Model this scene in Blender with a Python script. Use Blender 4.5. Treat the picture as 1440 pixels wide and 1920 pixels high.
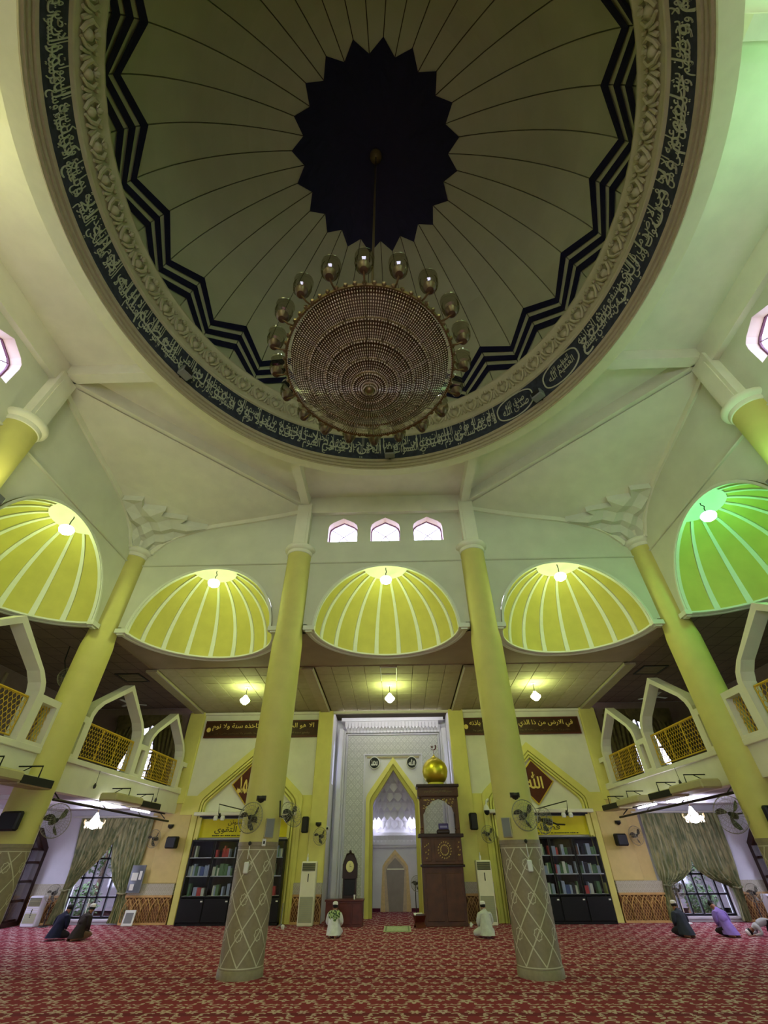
import bpy, bmesh, math, random, unicodedata
from mathutils import Vector, Matrix
from mathutils.geometry import tessellate_polygon
PI = math.pi
R = math.radians
SC = 1.3          # the scene is laid out in eye-height units and scaled to metres at the very end
scene = bpy.context.scene
COL = scene.collection
random.seed(7)
for _o in list(bpy.data.objects): bpy.data.objects.remove(_o)

# ------------------------------------------------------------------ camera
cam_d = bpy.data.cameras.new('camera'); cam = bpy.data.objects.new('camera', cam_d); COL.objects.link(cam)
cam_d.sensor_fit = 'VERTICAL'; cam_d.sensor_height = 24.0; cam_d.lens = 789.934 * 24.0 / 1920.0
cam_d.clip_start = 0.05; cam_d.clip_end = 400
_p, _r, _y = R(39.274), R(.421), R(-1.306)
def _rot(v):
    return Vector((math.cos(_y)*v[0] + math.sin(_y)*v[1], -math.sin(_y)*v[0] + math.cos(_y)*v[1], v[2]))
_R = _rot((1, 0, 0)); _U = _rot((0, -math.sin(_p), math.cos(_p))); _F = _rot((0, math.cos(_p), math.sin(_p)))
_X = math.cos(_r)*_R - math.sin(_r)*_U; _Y = math.sin(_r)*_R + math.cos(_r)*_U
cam.matrix_world = Matrix(((_X[0], _Y[0], -_F[0], .194), (_X[1], _Y[1], -_F[1], 0), (_X[2], _Y[2], -_F[2], 1.5), (0, 0, 0, 1)))
scene.camera = cam

# ------------------------------------------------------------------ world, exposure, light levels
w = bpy.data.worlds.new('World'); scene.world = w; w.use_nodes = True
_nt = w.node_tree; _nt.nodes.clear()
_o = _nt.nodes.new('ShaderNodeOutputWorld'); _b = _nt.nodes.new('ShaderNodeBackground')
_b.inputs[0].default_value = (.80, .78, 1.0, 1); _b.inputs[1].default_value = 4.5
_nt.links.new(_b.outputs[0], _o.inputs[0])
scene.view_settings.view_transform = 'Standard'; scene.view_settings.look = 'None'
scene.view_settings.gamma = 1.0; scene.view_settings.use_curve_mapping = False
scene.view_settings.exposure = 1.0
L_NICHE, L_CEIL, L_TUBE, L_CHAND, L_MIHRAB, L_FILL = 58, 46, 14, 26, 12, 420
C_WARM = (.80, 1.0, .40); C_GREEN = (.22, 1.0, .36); C_COOL = (.82, .82, 1.0)

# ------------------------------------------------------------------ node helpers
def lin(c):
    return tuple(((v/255)/12.92 if v/255 <= .04045 else ((v/255+.055)/1.055)**2.4) for v in c) + (1,)
MATS = {}
def nodes(name):
    m = bpy.data.materials.new(name); m.use_nodes = True
    nt = m.node_tree; b = nt.nodes['Principled BSDF']; return m, nt, b
def mat(name, col, rough=.6, metal=0., var=.08, vscale=6., bump=.0, bscale=40., spec=.3, emit=None, es=0., trans=0.):
    if name in MATS: return MATS[name]
    m, nt, b = nodes(name); c = lin(col)
    b.inputs['Base Color'].default_value = c; b.inputs['Roughness'].default_value = rough
    b.inputs['Metallic'].default_value = metal; b.inputs['Specular IOR Level'].default_value = spec
    b.inputs['Transmission Weight'].default_value = trans
    tc = nt.nodes.new('ShaderNodeTexCoord')
    if var:
        n = nt.nodes.new('ShaderNodeTexNoise'); n.inputs['Scale'].default_value = vscale; n.inputs['Detail'].default_value = 5
        nt.links.new(tc.outputs['Object'], n.inputs['Vector'])
        r = nt.nodes.new('ShaderNodeValToRGB'); r.color_ramp.elements[0].position = .3; r.color_ramp.elements[1].position = .7
        r.color_ramp.elements[0].color = tuple(v*(1-var) for v in c[:3])+(1,); r.color_ramp.elements[1].color = tuple(min(1, v*(1+var)) for v in c[:3])+(1,)
        nt.links.new(n.outputs['Fac'], r.inputs[0]); nt.links.new(r.outputs[0], b.inputs['Base Color'])
    if bump:
        n2 = nt.nodes.new('ShaderNodeTexNoise'); n2.inputs['Scale'].default_value = bscale
        nt.links.new(tc.outputs['Object'], n2.inputs['Vector'])
        bp = nt.nodes.new('ShaderNodeBump'); bp.inputs['Strength'].default_value = bump; bp.inputs['Distance'].default_value = .01
        nt.links.new(n2.outputs['Fac'], bp.inputs['Height']); nt.links.new(bp.outputs[0], b.inputs['Normal'])
    if emit:
        b.inputs['Emission Color'].default_value = tuple(emit)+(1,); b.inputs['Emission Strength'].default_value = es
    MATS[name] = m; return m
class NX:
    """tiny expression builder over Math nodes"""
    def __init__(s, nt): s.nt = nt
    def m(s, op, a, b=None, c=None):
        n = s.nt.nodes.new('ShaderNodeMath'); n.operation = op
        for i, v in enumerate((a, b, c)):
            if v is None: continue
            if isinstance(v, (int, float)): n.inputs[i].default_value = v
            else: s.nt.links.new(v, n.inputs[i])
        return n.outputs[0]
    def mod(s, a, p): return s.m('MULTIPLY', s.m('SUBTRACT', s.m('FRACT', s.m('DIVIDE', a, p)), .5), p)   # centred modulo
    def lt(s, a, b): return s.m('LESS_THAN', a, b)
    def abs(s, a): return s.m('ABSOLUTE', a)
    def length(s, a, b): return s.m('SQRT', s.m('ADD', s.m('MULTIPLY', a, a), s.m('MULTIPLY', b, b)))
    def mx(s, *a):
        o = a[0]
        for v in a[1:]: o = s.m('MAXIMUM', o, v)
        return o
    def mul(s, *a):
        o = a[0]
        for v in a[1:]: o = s.m('MULTIPLY', o, v)
        return o
def xyz(nt, coord='Object'):
    tc = nt.nodes.new('ShaderNodeTexCoord'); sp = nt.nodes.new('ShaderNodeSeparateXYZ')
    nt.links.new(tc.outputs[coord], sp.inputs[0]); return sp.outputs, tc
def mix(nt, fac, a, b):
    n = nt.nodes.new('ShaderNodeMix'); n.data_type = 'RGBA'
    for k, v in ((0, fac), (6, a), (7, b)):
        if isinstance(v, (tuple, float, int)): n.inputs[k].default_value = v
        else: nt.links.new(v, n.inputs[k])
    return n.outputs[2]

# ------------------------------------------------------------------ materials
WHITE = mat('plaster_white', (222, 219, 198), .8, var=.05, vscale=2.5, bump=.15)
WHITE2 = mat('plaster_wall', (200, 200, 180), .85, var=.06, vscale=1.5, bump=.2)
COOLW = mat('paint_white_cool', (216, 214, 222), .8, var=.04, vscale=3)
YEL = mat('paint_yellow_column', (202, 194, 112), .6, var=.05, vscale=3, bump=.1)
YELW = mat('paint_yellow_wall', (218, 210, 118), .7, var=.05, vscale=3)
YELP = mat('paint_yellow_panel', (190, 182, 92), .7, var=.08, vscale=2.5)
RIBW = mat('rib_white', (214, 216, 200), .7, var=.02)
TAN = mat('paint_tan', (206, 184, 120), .7, var=.05)
GOLDP = mat('paint_gold_rail', (206, 168, 42), .5, var=.06)
PILM = mat('muqarnas_plaster', (205, 204, 188), .8, var=.03)
CREAMD = mat('dome_cream_panel', (176, 178, 138), .75, var=.07, vscale=.9, bump=.1)
NAVY = mat('navy_paint', (12, 12, 44), .6, var=.1)
NAVY2 = mat('navy_band', (50, 54, 62), .7, var=.35, vscale=9)
LETTER = mat('letter_cream', (186, 188, 158), .7, var=.05)
MOULD = mat('ring_moulding', (168, 156, 124), .8, var=.06, vscale=12, bump=.3)
CORN = mat('cornice_plaster', (186, 180, 142), .8, var=.07, vscale=5, bump=.4, bscale=14)
RINGS = mat('ring_soffit', (216, 214, 178), .8, var=.03)
WOOD = mat('wood_minbar', (80, 48, 26), .45, var=.25, vscale=5, bump=.15)
WOODD = mat('wood_dark', (46, 26, 18), .45, var=.25, vscale=6)
WOODR = mat('wood_red', (84, 34, 20), .4, var=.2, vscale=7)
WOODL = mat('wood_lattice', (196, 156, 98), .5, var=.12, vscale=8)
WOODB = mat('wood_panel_back', (104, 66, 34), .6, var=.3, vscale=9)
BROWN = mat('sign_brown', (84, 36, 16), .5, var=.15)
BROWND = mat('frieze_brown', (62, 36, 14), .5, var=.2)
GOLD = mat('gold_leaf', (226, 196, 74), .3, .6, var=.06)
GOLDT = mat('gold_letter', (226, 200, 110), .5, .0, var=.06)
BRASS = mat('brass', (112, 96, 62), .4, .7, var=.1)
DOMEG = mat('minbar_dome_gold', (206, 190, 60), .36, .85, var=.05)
BLACK = mat('black_plastic', (16, 16, 17), .5, var=.1)
GREY = mat('grey_plastic', (120, 122, 118), .5, var=.05)
DGREY = mat('dark_grey_metal', (52, 50, 46), .45, .5, var=.1)
LGREY = mat('light_plastic', (216, 216, 206), .45, var=.03)
ACW = mat('air_conditioner_cream', (226, 222, 190), .5, var=.03)
ACG = mat('air_conditioner_grille', (160, 162, 132), .6, var=.05)
BEIGE = mat('unit_beige', (176, 168, 124), .6, var=.05)
SOFF = mat('soffit_brown', (150, 134, 108), .85, var=.08, vscale=2)
TILE = mat('ceiling_tile', (172, 164, 128), .9, var=.07, vscale=4, bump=.5, bscale=70)
BEAM = mat('ceiling_beam', (178, 168, 134), .8, var=.05)
JOINT = mat('joint_dark', (70, 62, 46), .9, var=.05)
FRAMEB = mat('window_frame_dark', (30, 26, 34), .5, var=.1)
FRAMEP = mat('window_frame_purple', (112, 70, 96), .6, var=.05)
PINKW = mat('reveal_white', (232, 214, 214), .7, var=.03)
SKIN = mat('skin', (140, 96, 70), .6, var=.05)
HAIR = mat('hair_black', (18, 15, 14), .7, var=.2, vscale=40)
CAPW = mat('cap_white', (226, 224, 214), .8, var=.04)
CRYSTAL = mat('crystal', (196, 182, 152), .15, .15, var=.0, spec=.9)
BRONZE = mat('chandelier_bronze', (84, 68, 48), .4, .5, var=.2, vscale=14)
BLADE = mat('fan_blade', (66, 62, 56), .4, var=.05)
WIRE = mat('fan_wire', (150, 148, 128), .4, .5, var=.0)
RUG = mat('rug_pale_green', (176, 184, 142), .95, var=.25, vscale=18)
def emis(name, col, s):
    m = bpy.data.materials.new(name); m.use_nodes = True; nt = m.node_tree; nt.nodes.clear()
    o = nt.nodes.new('ShaderNodeOutputMaterial'); e = nt.nodes.new('ShaderNodeEmission')
    e.inputs[0].default_value = tuple(col)+(1,); e.inputs[1].default_value = s; nt.links.new(e.outputs[0], o.inputs[0]); return m
E_NICHE = emis('lamp_glow_warm', C_WARM, L_NICHE); E_NICHEG = emis('lamp_glow_green', C_GREEN, L_NICHE*1.0)
E_CAP = emis('lamp_cap_glow_warm', C_WARM, L_NICHE*.10); E_CAPG = emis('lamp_cap_glow_green', C_GREEN, L_NICHE*.10)
E_CEIL = emis('lamp_glow_ceiling', C_WARM, L_CEIL); E_TUBE = emis('tube_glow', C_COOL, L_TUBE)
E_CH = emis('chandelier_glow', C_COOL, L_CHAND); E_MI = emis('mihrab_lamp_glow', (.80, .80, 1.0), L_MIHRAB)
def glass(name, tint=(.93, .95, 1.0), f=.10):
    m = bpy.data.materials.new(name); m.use_nodes = True; nt = m.node_tree; nt.nodes.clear()
    o = nt.nodes.new('ShaderNodeOutputMaterial'); t = nt.nodes.new('ShaderNodeBsdfTransparent'); g = nt.nodes.new('ShaderNodeBsdfGlossy')
    t.inputs[0].default_value = tint+(1,); g.inputs['Roughness'].default_value = .05; x = nt.nodes.new('ShaderNodeMixShader'); x.inputs[0].default_value = f
    nt.links.new(t.outputs[0], x.inputs[1]); nt.links.new(g.outputs[0], x.inputs[2]); nt.links.new(x.outputs[0], o.inputs[0]); return m
GLASS = glass('window_glass'); GLASSC = glass('cabinet_glass', (.86, .88, .94), .07); SHADEG = glass('shade_glass', (.58, .55, .45), .14)
CAGE = glass('fan_cage_haze', (.80, .80, .74), .06)

def carpet_material():
    m, nt, b = nodes('carpet_red'); X = NX(nt); (x, y, z), tc = xyz(nt)
    P = .70; RY = 1.0
    nz = nt.nodes.new('ShaderNodeTexNoise'); nz.inputs['Scale'].default_value = 22; nz.inputs['Detail'].default_value = 3
    nt.links.new(tc.outputs['Object'], nz.inputs['Vector'])
    wob = X.m('MULTIPLY', X.m('SUBTRACT', nz.outputs['Fac'], .5), .045)
    xa = X.m('ADD', x, wob); ya = X.m('ADD', y, wob)
    out = None
    def flower(cx, cy, r, k, ph=0.):
        dx = X.mod(X.m('SUBTRACT', xa, cx), P); dy = X.mod(X.m('SUBTRACT', ya, cy), RY)
        th = X.m('ARCTAN2', dy, dx); rr = X.length(dx, dy)
        lim = X.m('MULTIPLY', X.m('ADD', X.m('MULTIPLY', X.m('COSINE', X.m('ADD', X.m('MULTIPLY', th, float(k)), ph)), .38), 1.), r)
        hole = X.m('GREATER_THAN', rr, r*.25)
        return X.mul(X.lt(rr, lim), hole)
    def scroll(cx, cy, r, wd, a):
        dx = X.mod(X.m('SUBTRACT', xa, cx), P); dy = X.mod(X.m('SUBTRACT', ya, cy), RY)
        rr = X.length(dx, X.m('MULTIPLY', dy, 1.2)); ring = X.lt(X.abs(X.m('SUBTRACT', rr, r)), wd)
        side = X.m('GREATER_THAN', X.m('ADD', X.m('MULTIPLY', dx, math.cos(a)), X.m('MULTIPLY', dy, math.sin(a))), -r*.35)
        return X.mul(ring, side)
    ms = [flower(0, 0, .085, 5, 1.57), flower(P/2, .06, .055, 4), flower(0, .5, .06, 6), flower(P/2, .52, .075, 5, 1.57)]
    for sx_ in (-1, 1):
        for (a, b_, r, w_, an) in ((.17, .10, .07, .020, 1.2), (.26, .24, .06, .018, 2.6), (.10, .27, .055, .018, .2), (.16, -.12, .06, .018, -1.9), (.24, -.30, .06, .018, 1.9), (.09, -.28, .05, .016, -.4), (.20, .42, .05, .016, 2.2)):
            ms.append(scroll(sx_*a, b_, r, w_, an if sx_ > 0 else PI-an))
        ms += [flower(sx_*.15, .36, .03, 3), flower(sx_*.29, -.16, .035, 4), flower(sx_*.19, -.42, .035, 3)]
    fac = X.mx(*ms)
    dark = X.lt(X.abs(X.mod(X.m('SUBTRACT', y, .40), RY)), .07)
    n3 = nt.nodes.new('ShaderNodeTexNoise'); n3.inputs['Scale'].default_value = 60; nt.links.new(tc.outputs['Object'], n3.inputs['Vector'])
    c = mix(nt, dark, lin((138, 52, 66)), lin((112, 44, 58)))
    c = mix(nt, X.m('MULTIPLY', fac, .92), c, lin((204, 178, 172)))
    c = mix(nt, X.m('MULTIPLY', n3.outputs['Fac'], .35), c, lin((120, 60, 62)))
    nt.links.new(c, b.inputs['Base Color']); b.inputs['Roughness'].default_value = .95; b.inputs['Specular IOR Level'].default_value = .05
    bp = nt.nodes.new('ShaderNodeBump'); bp.inputs['Strength'].default_value = .4; bp.inputs['Distance'].default_value = .01
    nt.links.new(n3.outputs['Fac'], bp.inputs['Height']); nt.links.new(bp.outputs[0], b.inputs['Normal'])
    return m
CARPET = carpet_material()
def relief_material(name, base, line, P, axis_u='X'):
    """plaster with low interlaced relief: overlapping rings + rows"""
    m, nt, b = nodes(name); X = NX(nt); (x, y, z), tc = xyz(nt)
    u = x if axis_u == 'X' else y
    def rings(cu, cv, r, wd):
        du = X.mod(X.m('SUBTRACT', u, cu), P); dv = X.mod(X.m('SUBTRACT', z, cv), P)
        return X.lt(X.abs(X.m('SUBTRACT', X.length(du, dv), r)), wd)
    g = X.mx(rings(0, 0, P*.42, P*.045), rings(P/2, P/2, P*.42, P*.045), rings(0, 0, P*.16, P*.04), rings(P/2, P/2, P*.12, P*.04),
             X.lt(X.abs(X.mod(z, P)), P*.03))
    c = mix(nt, X.m('MULTIPLY', g, .55), lin(base), lin(line)); nt.links.new(c, b.inputs['Base Color']); b.inputs['Roughness'].default_value = .8
    bp = nt.nodes.new('ShaderNodeBump'); bp.inputs['Strength'].default_value = .8; bp.inputs['Distance'].default_value = .02
    nt.links.new(g, bp.inputs['Height']); nt.links.new(bp.outputs[0], b.inputs['Normal']); return m
RELIEF = relief_material('relief_plaster', (214, 214, 208), (160, 162, 156), .25)
BANDT = relief_material('tile_band_grey', (172, 164, 142), (206, 202, 184), .13)
def tilegrid_material(name, base, line, pu, pv):
    m, nt, b = nodes(name); X = NX(nt); (x, y, z), tc = xyz(nt)
    g = X.mx(X.lt(X.abs(X.mod(x, pu)), .012), X.lt(X.abs(X.mod(y, pv)), .012))
    n = nt.nodes.new('ShaderNodeTexNoise'); n.inputs['Scale'].default_value = 3; nt.links.new(tc.outputs['Object'], n.inputs['Vector'])
    c = mix(nt, n.outputs['Fac'], lin(base), lin(tuple(v*.85 for v in base))); c = mix(nt, g, c, lin(line))
    nt.links.new(c, b.inputs['Base Color']); b.inputs['Roughness'].default_value = .9; return m
SIDECEIL = tilegrid_material('side_ceiling_tiles', (132, 108, 92), (84, 66, 56), .488, .59)
def curtain_material():
    m, nt, b = nodes('curtain_green_gold'); (x, y, z), tc = xyz(nt)
    n = nt.nodes.new('ShaderNodeTexNoise'); n.inputs['Scale'].default_value = 3; n.inputs['Detail'].default_value = 3; n.inputs['Distortion'].default_value = .8
    mp = nt.nodes.new('ShaderNodeMapping'); mp.inputs['Scale'].default_value = (5., 1, .9); nt.links.new(tc.outputs['Object'], mp.inputs[0]); nt.links.new(mp.outputs[0], n.inputs['Vector'])
    r = nt.nodes.new('ShaderNodeValToRGB'); e = r.color_ramp.elements
    e[0].position = .38; e[0].color = lin((92, 102, 62)); e[1].position = .66; e[1].color = lin((164, 160, 112))
    nt.links.new(n.outputs['Fac'], r.inputs[0]); nt.links.new(r.outputs[0], b.inputs['Base Color']); b.inputs['Roughness'].default_value = .55
    return m
CURT = curtain_material()
CURTD = mat('curtain_dark', (92, 80, 50), .8, var=.3, vscale=7)
COLTILE = mat('column_tile_taupe', (138, 126, 98), .5, var=.10, vscale=14)
COLLINE = mat('column_tile_line', (196, 190, 158), .5, var=.03)

# ------------------------------------------------------------------ mesh helpers
class MB:
    def __init__(s): s.v = []; s.f = []; s.mi = []
    def add(s, vs, fs, mi=0):
        n = len(s.v); s.v += [tuple(p) for p in vs]; s.f += [tuple(i+n for i in f) for f in fs]; s.mi += [mi]*len(fs); return s
    def box(s, x0, x1, y0, y1, z0, z1, mi=0):
        vs = [(x0,y0,z0),(x1,y0,z0),(x1,y1,z0),(x0,y1,z0),(x0,y0,z1),(x1,y0,z1),(x1,y1,z1),(x0,y1,z1)]
        return s.add(vs, [(0,3,2,1),(4,5,6,7),(0,1,5,4),(1,2,6,5),(2,3,7,6),(3,0,4,7)], mi)
    def bbox(s, x0, x1, y0, y1, z0, z1, b=.02, mi=0):
        """box with chamfered edges"""
        b = min(b, (x1-x0)*.45, (y1-y0)*.45, (z1-z0)*.45); vs = []
        for X, sx in ((x0, 1), (x1, -1)):
            for Y, sy in ((y0, 1), (y1, -1)):
                for Z, sz in ((z0, 1), (z1, -1)):
                    vs += [(X, Y+sy*b, Z+sz*b), (X+sx*b, Y, Z+sz*b), (X+sx*b, Y+sy*b, Z)]
        bm = bmesh.new()
        for p in vs: bm.verts.new(p)
        bmesh.ops.convex_hull(bm, input=list(bm.verts)); bm.verts.ensure_lookup_table(); bm.verts.index_update()
        s.add([v.co[:] for v in bm.verts], [[v.index for v in f.verts] for f in bm.faces], mi); bm.free(); return s
    def lathe(s, prof, n=24, o=(0,0,0), a0=0., a1=2*PI, mi=0, phase=0.):
        full = abs(a1-a0-2*PI) < 1e-6; m = n if full else n+1; base = []
        for i in range(m):
            a = a0+(a1-a0)*i/n+phase
            for r, z in prof: base.append((o[0]+r*math.cos(a), o[1]+r*math.sin(a), o[2]+z))
        k = len(prof); fs = []
        for i in range(n):
            j = (i+1) % m if full else i+1
            for q in range(k-1): fs.append((i*k+q, j*k+q, j*k+q+1, i*k+q+1))
        return s.add(base, fs, mi)
    def tube(s, pts, r, n=6, mi=0, caps=True):
        pts = [Vector(p) for p in pts]; rs = r if isinstance(r, (list, tuple)) else [r]*len(pts); vs = []
        up0 = None
        for i, p in enumerate(pts):
            t = (pts[min(i+1, len(pts)-1)]-pts[max(i-1, 0)]).normalized()
            a = up0 if up0 is not None else (Vector((0,0,1)) if abs(t.z) < .9 else Vector((1,0,0)))
            sx = t.cross(a)
            if sx.length < 1e-4: sx = t.cross(Vector((1,0,0)))
            sx.normalize(); sy = sx.cross(t).normalized(); up0 = sy
            for k in range(n):
                q = 2*PI*k/n; vs.append(p+sx*(rs[i]*math.cos(q))+sy*(rs[i]*math.sin(q)))
        fs = [(i*n+k, i*n+(k+1) % n, (i+1)*n+(k+1) % n, (i+1)*n+k) for i in range(len(pts)-1) for k in range(n)]
        if caps: fs += [tuple(range(n))[::-1], tuple((len(pts)-1)*n+k for k in range(n))]
        return s.add(vs, fs, mi)
    def ball(s, c, r, n=10, m=6, mi=0, sz=1.):
        prof = [(max(1e-4, r*math.cos(-PI/2+PI*i/m)), r*sz*math.sin(-PI/2+PI*i/m)) for i in range(m+1)]
        return s.lathe(prof, n, c, mi=mi)
    def strip(s, a, b, mi=0):
        """faces between two equal-length point rows"""
        n = len(a); return s.add(list(a)+list(b), [(i, i+1, n+i+1, n+i) for i in range(n-1)], mi)
    def poly(s, outer, holes, fn, d0, d1, mi=0, rev=False):
        """extruded flat polygon with holes; fn(u, v, d) -> xyz, thickness d0..d1"""
        loops = [outer]+list(holes); flat = [p for l in loops for p in l]
        tris = tessellate_polygon([[Vector((p[0], p[1], 0)) for p in l] for l in loops]); n = len(flat)
        vs = [fn(p[0], p[1], d0) for p in flat]+[fn(p[0], p[1], d1) for p in flat]; fs = []
        for t in tris:
            if len(set(t)) < 3: continue
            fs += [tuple(t), tuple(i+n for i in reversed(t))]
        k = 0
        for l in loops:
            for i in range(len(l)):
                j = (i+1) % len(l); fs.append((k+i, k+j, n+k+j, n+k+i))
            k += len(l)
        return s.add(vs, fs, mi)
    def xf(s, M):
        s.v = [tuple(M @ Vector(p)) for p in s.v]; return s
    def mesh(s, name, mats, smooth=False, fix=True):
        me = bpy.data.meshes.new(name); me.from_pydata(s.v, [], s.f)
        for m_ in (mats if isinstance(mats, (list, tuple)) else [mats]): me.materials.append(m_)
        me.polygons.foreach_set('material_index', s.mi)
        if smooth: me.polygons.foreach_set('use_smooth', [True]*len(s.f))
        me.update()
        if fix:
            bm = bmesh.new(); bm.from_mesh(me); bmesh.ops.remove_doubles(bm, verts=bm.verts, dist=1e-5)
            bmesh.ops.recalc_face_normals(bm, faces=bm.faces)
            if smooth:
                for e in bm.edges:
                    if len(e.link_faces) == 2 and e.calc_face_angle(0) > .7: e.smooth = False
            bm.to_mesh(me); bm.free()
        return me
    def build(s, name, mats, parent=None, smooth=False, fix=True, **k):
        return obj(name, s.mesh(name, mats, smooth, fix), parent, **k)
def obj(name, me, parent=None, label=None, cat=None, group=None, kind=None, loc=None, rz=None):
    o = bpy.data.objects.new(name, me); COL.objects.link(o)
    if parent: o.parent = parent
    if loc is not None: o.location = loc
    if rz is not None: o.rotation_euler.z = rz
    tag(o, label, cat, group, kind); return o
def tag(o, label=None, cat=None, group=None, kind=None):
    for k, v in (('label', label), ('category', cat), ('group', group), ('kind', kind)):
        if v: o[k] = v
    return o
def thing(name, label=None, cat=None, loc=(0,0,0), rz=0., group=None, kind=None):
    return obj(name, None, None, label, cat, group, kind, loc, rz)
def dup(o, parent=None, **k):
    c = o.copy(); COL.objects.link(c); c.parent = parent
    for ch in list(o.children): dup(ch, c)
    if k.get('loc') is not None: c.location = k['loc']
    if k.get('rz') is not None: c.rotation_euler.z = k['rz']
    tag(c, k.get('label'), k.get('cat'), k.get('group')); return c
def dupx(o, loc, rz=0., label=None, sx=1.):
    """copy a thing, optionally mirrored in x"""
    c = dup(o, loc=loc, rz=rz, label=label); c.scale.x = o.scale.x*sx; return c
FRONT = lambda u, v, d: (u, d, v)          # u = x, v = z, d = y
SIDE = lambda u, v, d: (d, u, v)           # u = y, v = z, d = x
FLAT = lambda u, v, d: (u, v, d)

# ------------------------------------------------------------------ Arabic lettering (presentation forms, laid left to right)
_FORMS = {}
for _c in range(0xFE70, 0xFF00):
    try: _d = unicodedata.decomposition(chr(_c)).split()
    except Exception: continue
    if len(_d) == 2 and _d[0] in ('<isolated>', '<final>', '<initial>', '<medial>'): _FORMS[(chr(int(_d[1], 16)), _d[0][1:-1])] = chr(_c)
_LIG = {'ا': ('\uFEFB', '\uFEFC'), 'أ': ('\uFEF7', '\uFEF8'), 'إ': ('\uFEF9', '\uFEFA')}
def shape(t):
    ch = [c for c in t if not unicodedata.combining(c)]; out = []; i = 0
    join = lambda c: (c, 'initial') in _FORMS
    known = lambda c: (c, 'isolated') in _FORMS
    while i < len(ch):
        c = ch[i]
        if not known(c): out.append(c); i += 1; continue
        prev = i > 0 and join(ch[i-1])
        if c == 'ل' and i+1 < len(ch) and ch[i+1] in _LIG:
            out.append(_LIG[ch[i+1]][1 if prev else 0]); ch[i+1] = 'ا'; i += 2; continue
        nxt = i+1 < len(ch) and known(ch[i+1]) and join(c) and (ch[i+1], 'final') in _FORMS
        f = 'medial' if prev and nxt else 'final' if prev else 'initial' if nxt else 'isolated'
        out.append(_FORMS.get((c, f), c)); i += 1
    return ''.join(reversed(out))
def text_mesh(body, res=2, extrude=0., bold=0.):
    cu = bpy.data.curves.new('lettering', 'FONT'); cu.body = body; cu.resolution_u = res; cu.extrude = extrude; cu.offset = bold; cu.align_x = 'LEFT'
    o = bpy.data.objects.new('lettering', cu); COL.objects.link(o)
    dg = bpy.context.evaluated_depsgraph_get(); dg.update(); me = bpy.data.meshes.new_from_object(o.evaluated_get(dg)); 
    bpy.data.objects.remove(o); bpy.data.curves.remove(cu); return me
def text_on(body, name, m, box, fn, parent, res=2, extrude=.02, bold=.012, arabic=True):
    """lettering fitted into box (u0,u1,v0,v1); fn(u,v,d)->xyz with d = relief height"""
    me = text_mesh(shape(body) if arabic else body, res, extrude, bold); co = [v.co for v in me.vertices]
    x0, x1 = min(c.x for c in co), max(c.x for c in co); y0, y1 = min(c.y for c in co), max(c.y for c in co)
    u0, u1, v0, v1 = box
    for v in me.vertices:
        c = v.co; v.co = fn(u0+(c.x-x0)/(x1-x0)*(u1-u0), v0+(c.y-y0)/(y1-y0)*(v1-v0), c.z+extrude)
    me.materials.clear(); me.materials.append(m)
    return obj(name, me, parent)
# ================================================================== SETTING
YF, BX, AX, CY, ZC = 10.02, 7.19, 2.44, 2.83, 8.09
ZS = 5.95                    # springing of the niche half domes / gallery soffit
ZT = 10.22                   # hall ceiling
YW = 17.0                    # prayer wall
YB = CY-BX                   # rear column row
XO = 11.4                    # outer side walls
BAYS = (-4.77, 0., 4.77)
def st(o): o['kind'] = 'structure'; return o
st(MB().poly([(-XO-.3, YB-.6), (XO+.3, YB-.6), (XO+.3, YW+.28), (2.6, YW+.28), (2.6, 20.5), (-2.6, 20.5), (-2.6, YW+.28), (-XO-.3, YW+.28)], [], FLAT, -.12, 0).build('floor', CARPET))

def arc(cx, cz, r, a0, a1, n): return [(cx+r*math.cos(a0+(a1-a0)*i/n), cz+r*math.sin(a0+(a1-a0)*i/n)) for i in range(n+1)]
def cl_win(cx):
    w_, z0, z1, zs = .435, 8.61, 9.48, 9.16
    return [(cx-w_, z0), (cx+w_, z0), (cx+w_, zs-.06), (cx+w_*.93, zs+.06), (cx+w_*.72, zs+.15), (cx, z1), (cx-w_*.72, zs+.15), (cx-w_*.93, zs+.06), (cx-w_, zs-.06)]
def upper_wall(name, c0, fn, d0, d1, wins=True):
    """wall above the galleries: three half-dome notches along the bottom edge, three windows in the middle bay"""
    out = [(c0-BX-.3, ZS-.0)]
    for b in BAYS:
        out += [(c0+b-1.88*math.cos(PI*i/24), ZS+1.86*math.sin(PI*i/24)) for i in range(25)]
    out += [(c0+BX+.3, ZS), (c0+BX+.3, ZT), (c0-BX-.3, ZT)]
    holes = [cl_win(c0+q) for q in (-1.26, 0, 1.26)] if wins else []
    return st(MB().poly(out, holes, fn, d0, d1).build(name, WHITE2))
wf = upper_wall('wall_front_upper', 0., FRONT, YF, YF+.3)
wl = upper_wall('wall_left_upper', CY, SIDE, -BX, -BX-.3)
wr = upper_wall('wall_right_upper', CY, SIDE, BX, BX+.3)
upper_wall('wall_back_upper', 0., FRONT, YB, YB-.3)
# ledge that runs across the walls above the half domes
for nm, fn, s in (('trim_1', lambda u, d, v: (u, YF-d, v), 0), ('trim_2', lambda u, d, v: (-BX+d, CY+u, v), 1), ('trim_3', lambda u, d, v: (BX-d, CY+u, v), 1)):
    mb = MB(); prof = [(0, 7.87), (.035, 7.875), (.05, 7.90), (.02, 7.915), (0, 7.93)]
    mb.strip([fn(-BX, d, v) for d, v in prof], [fn(BX, d, v) for d, v in prof]); st(mb.build(nm, WHITE2))

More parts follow.
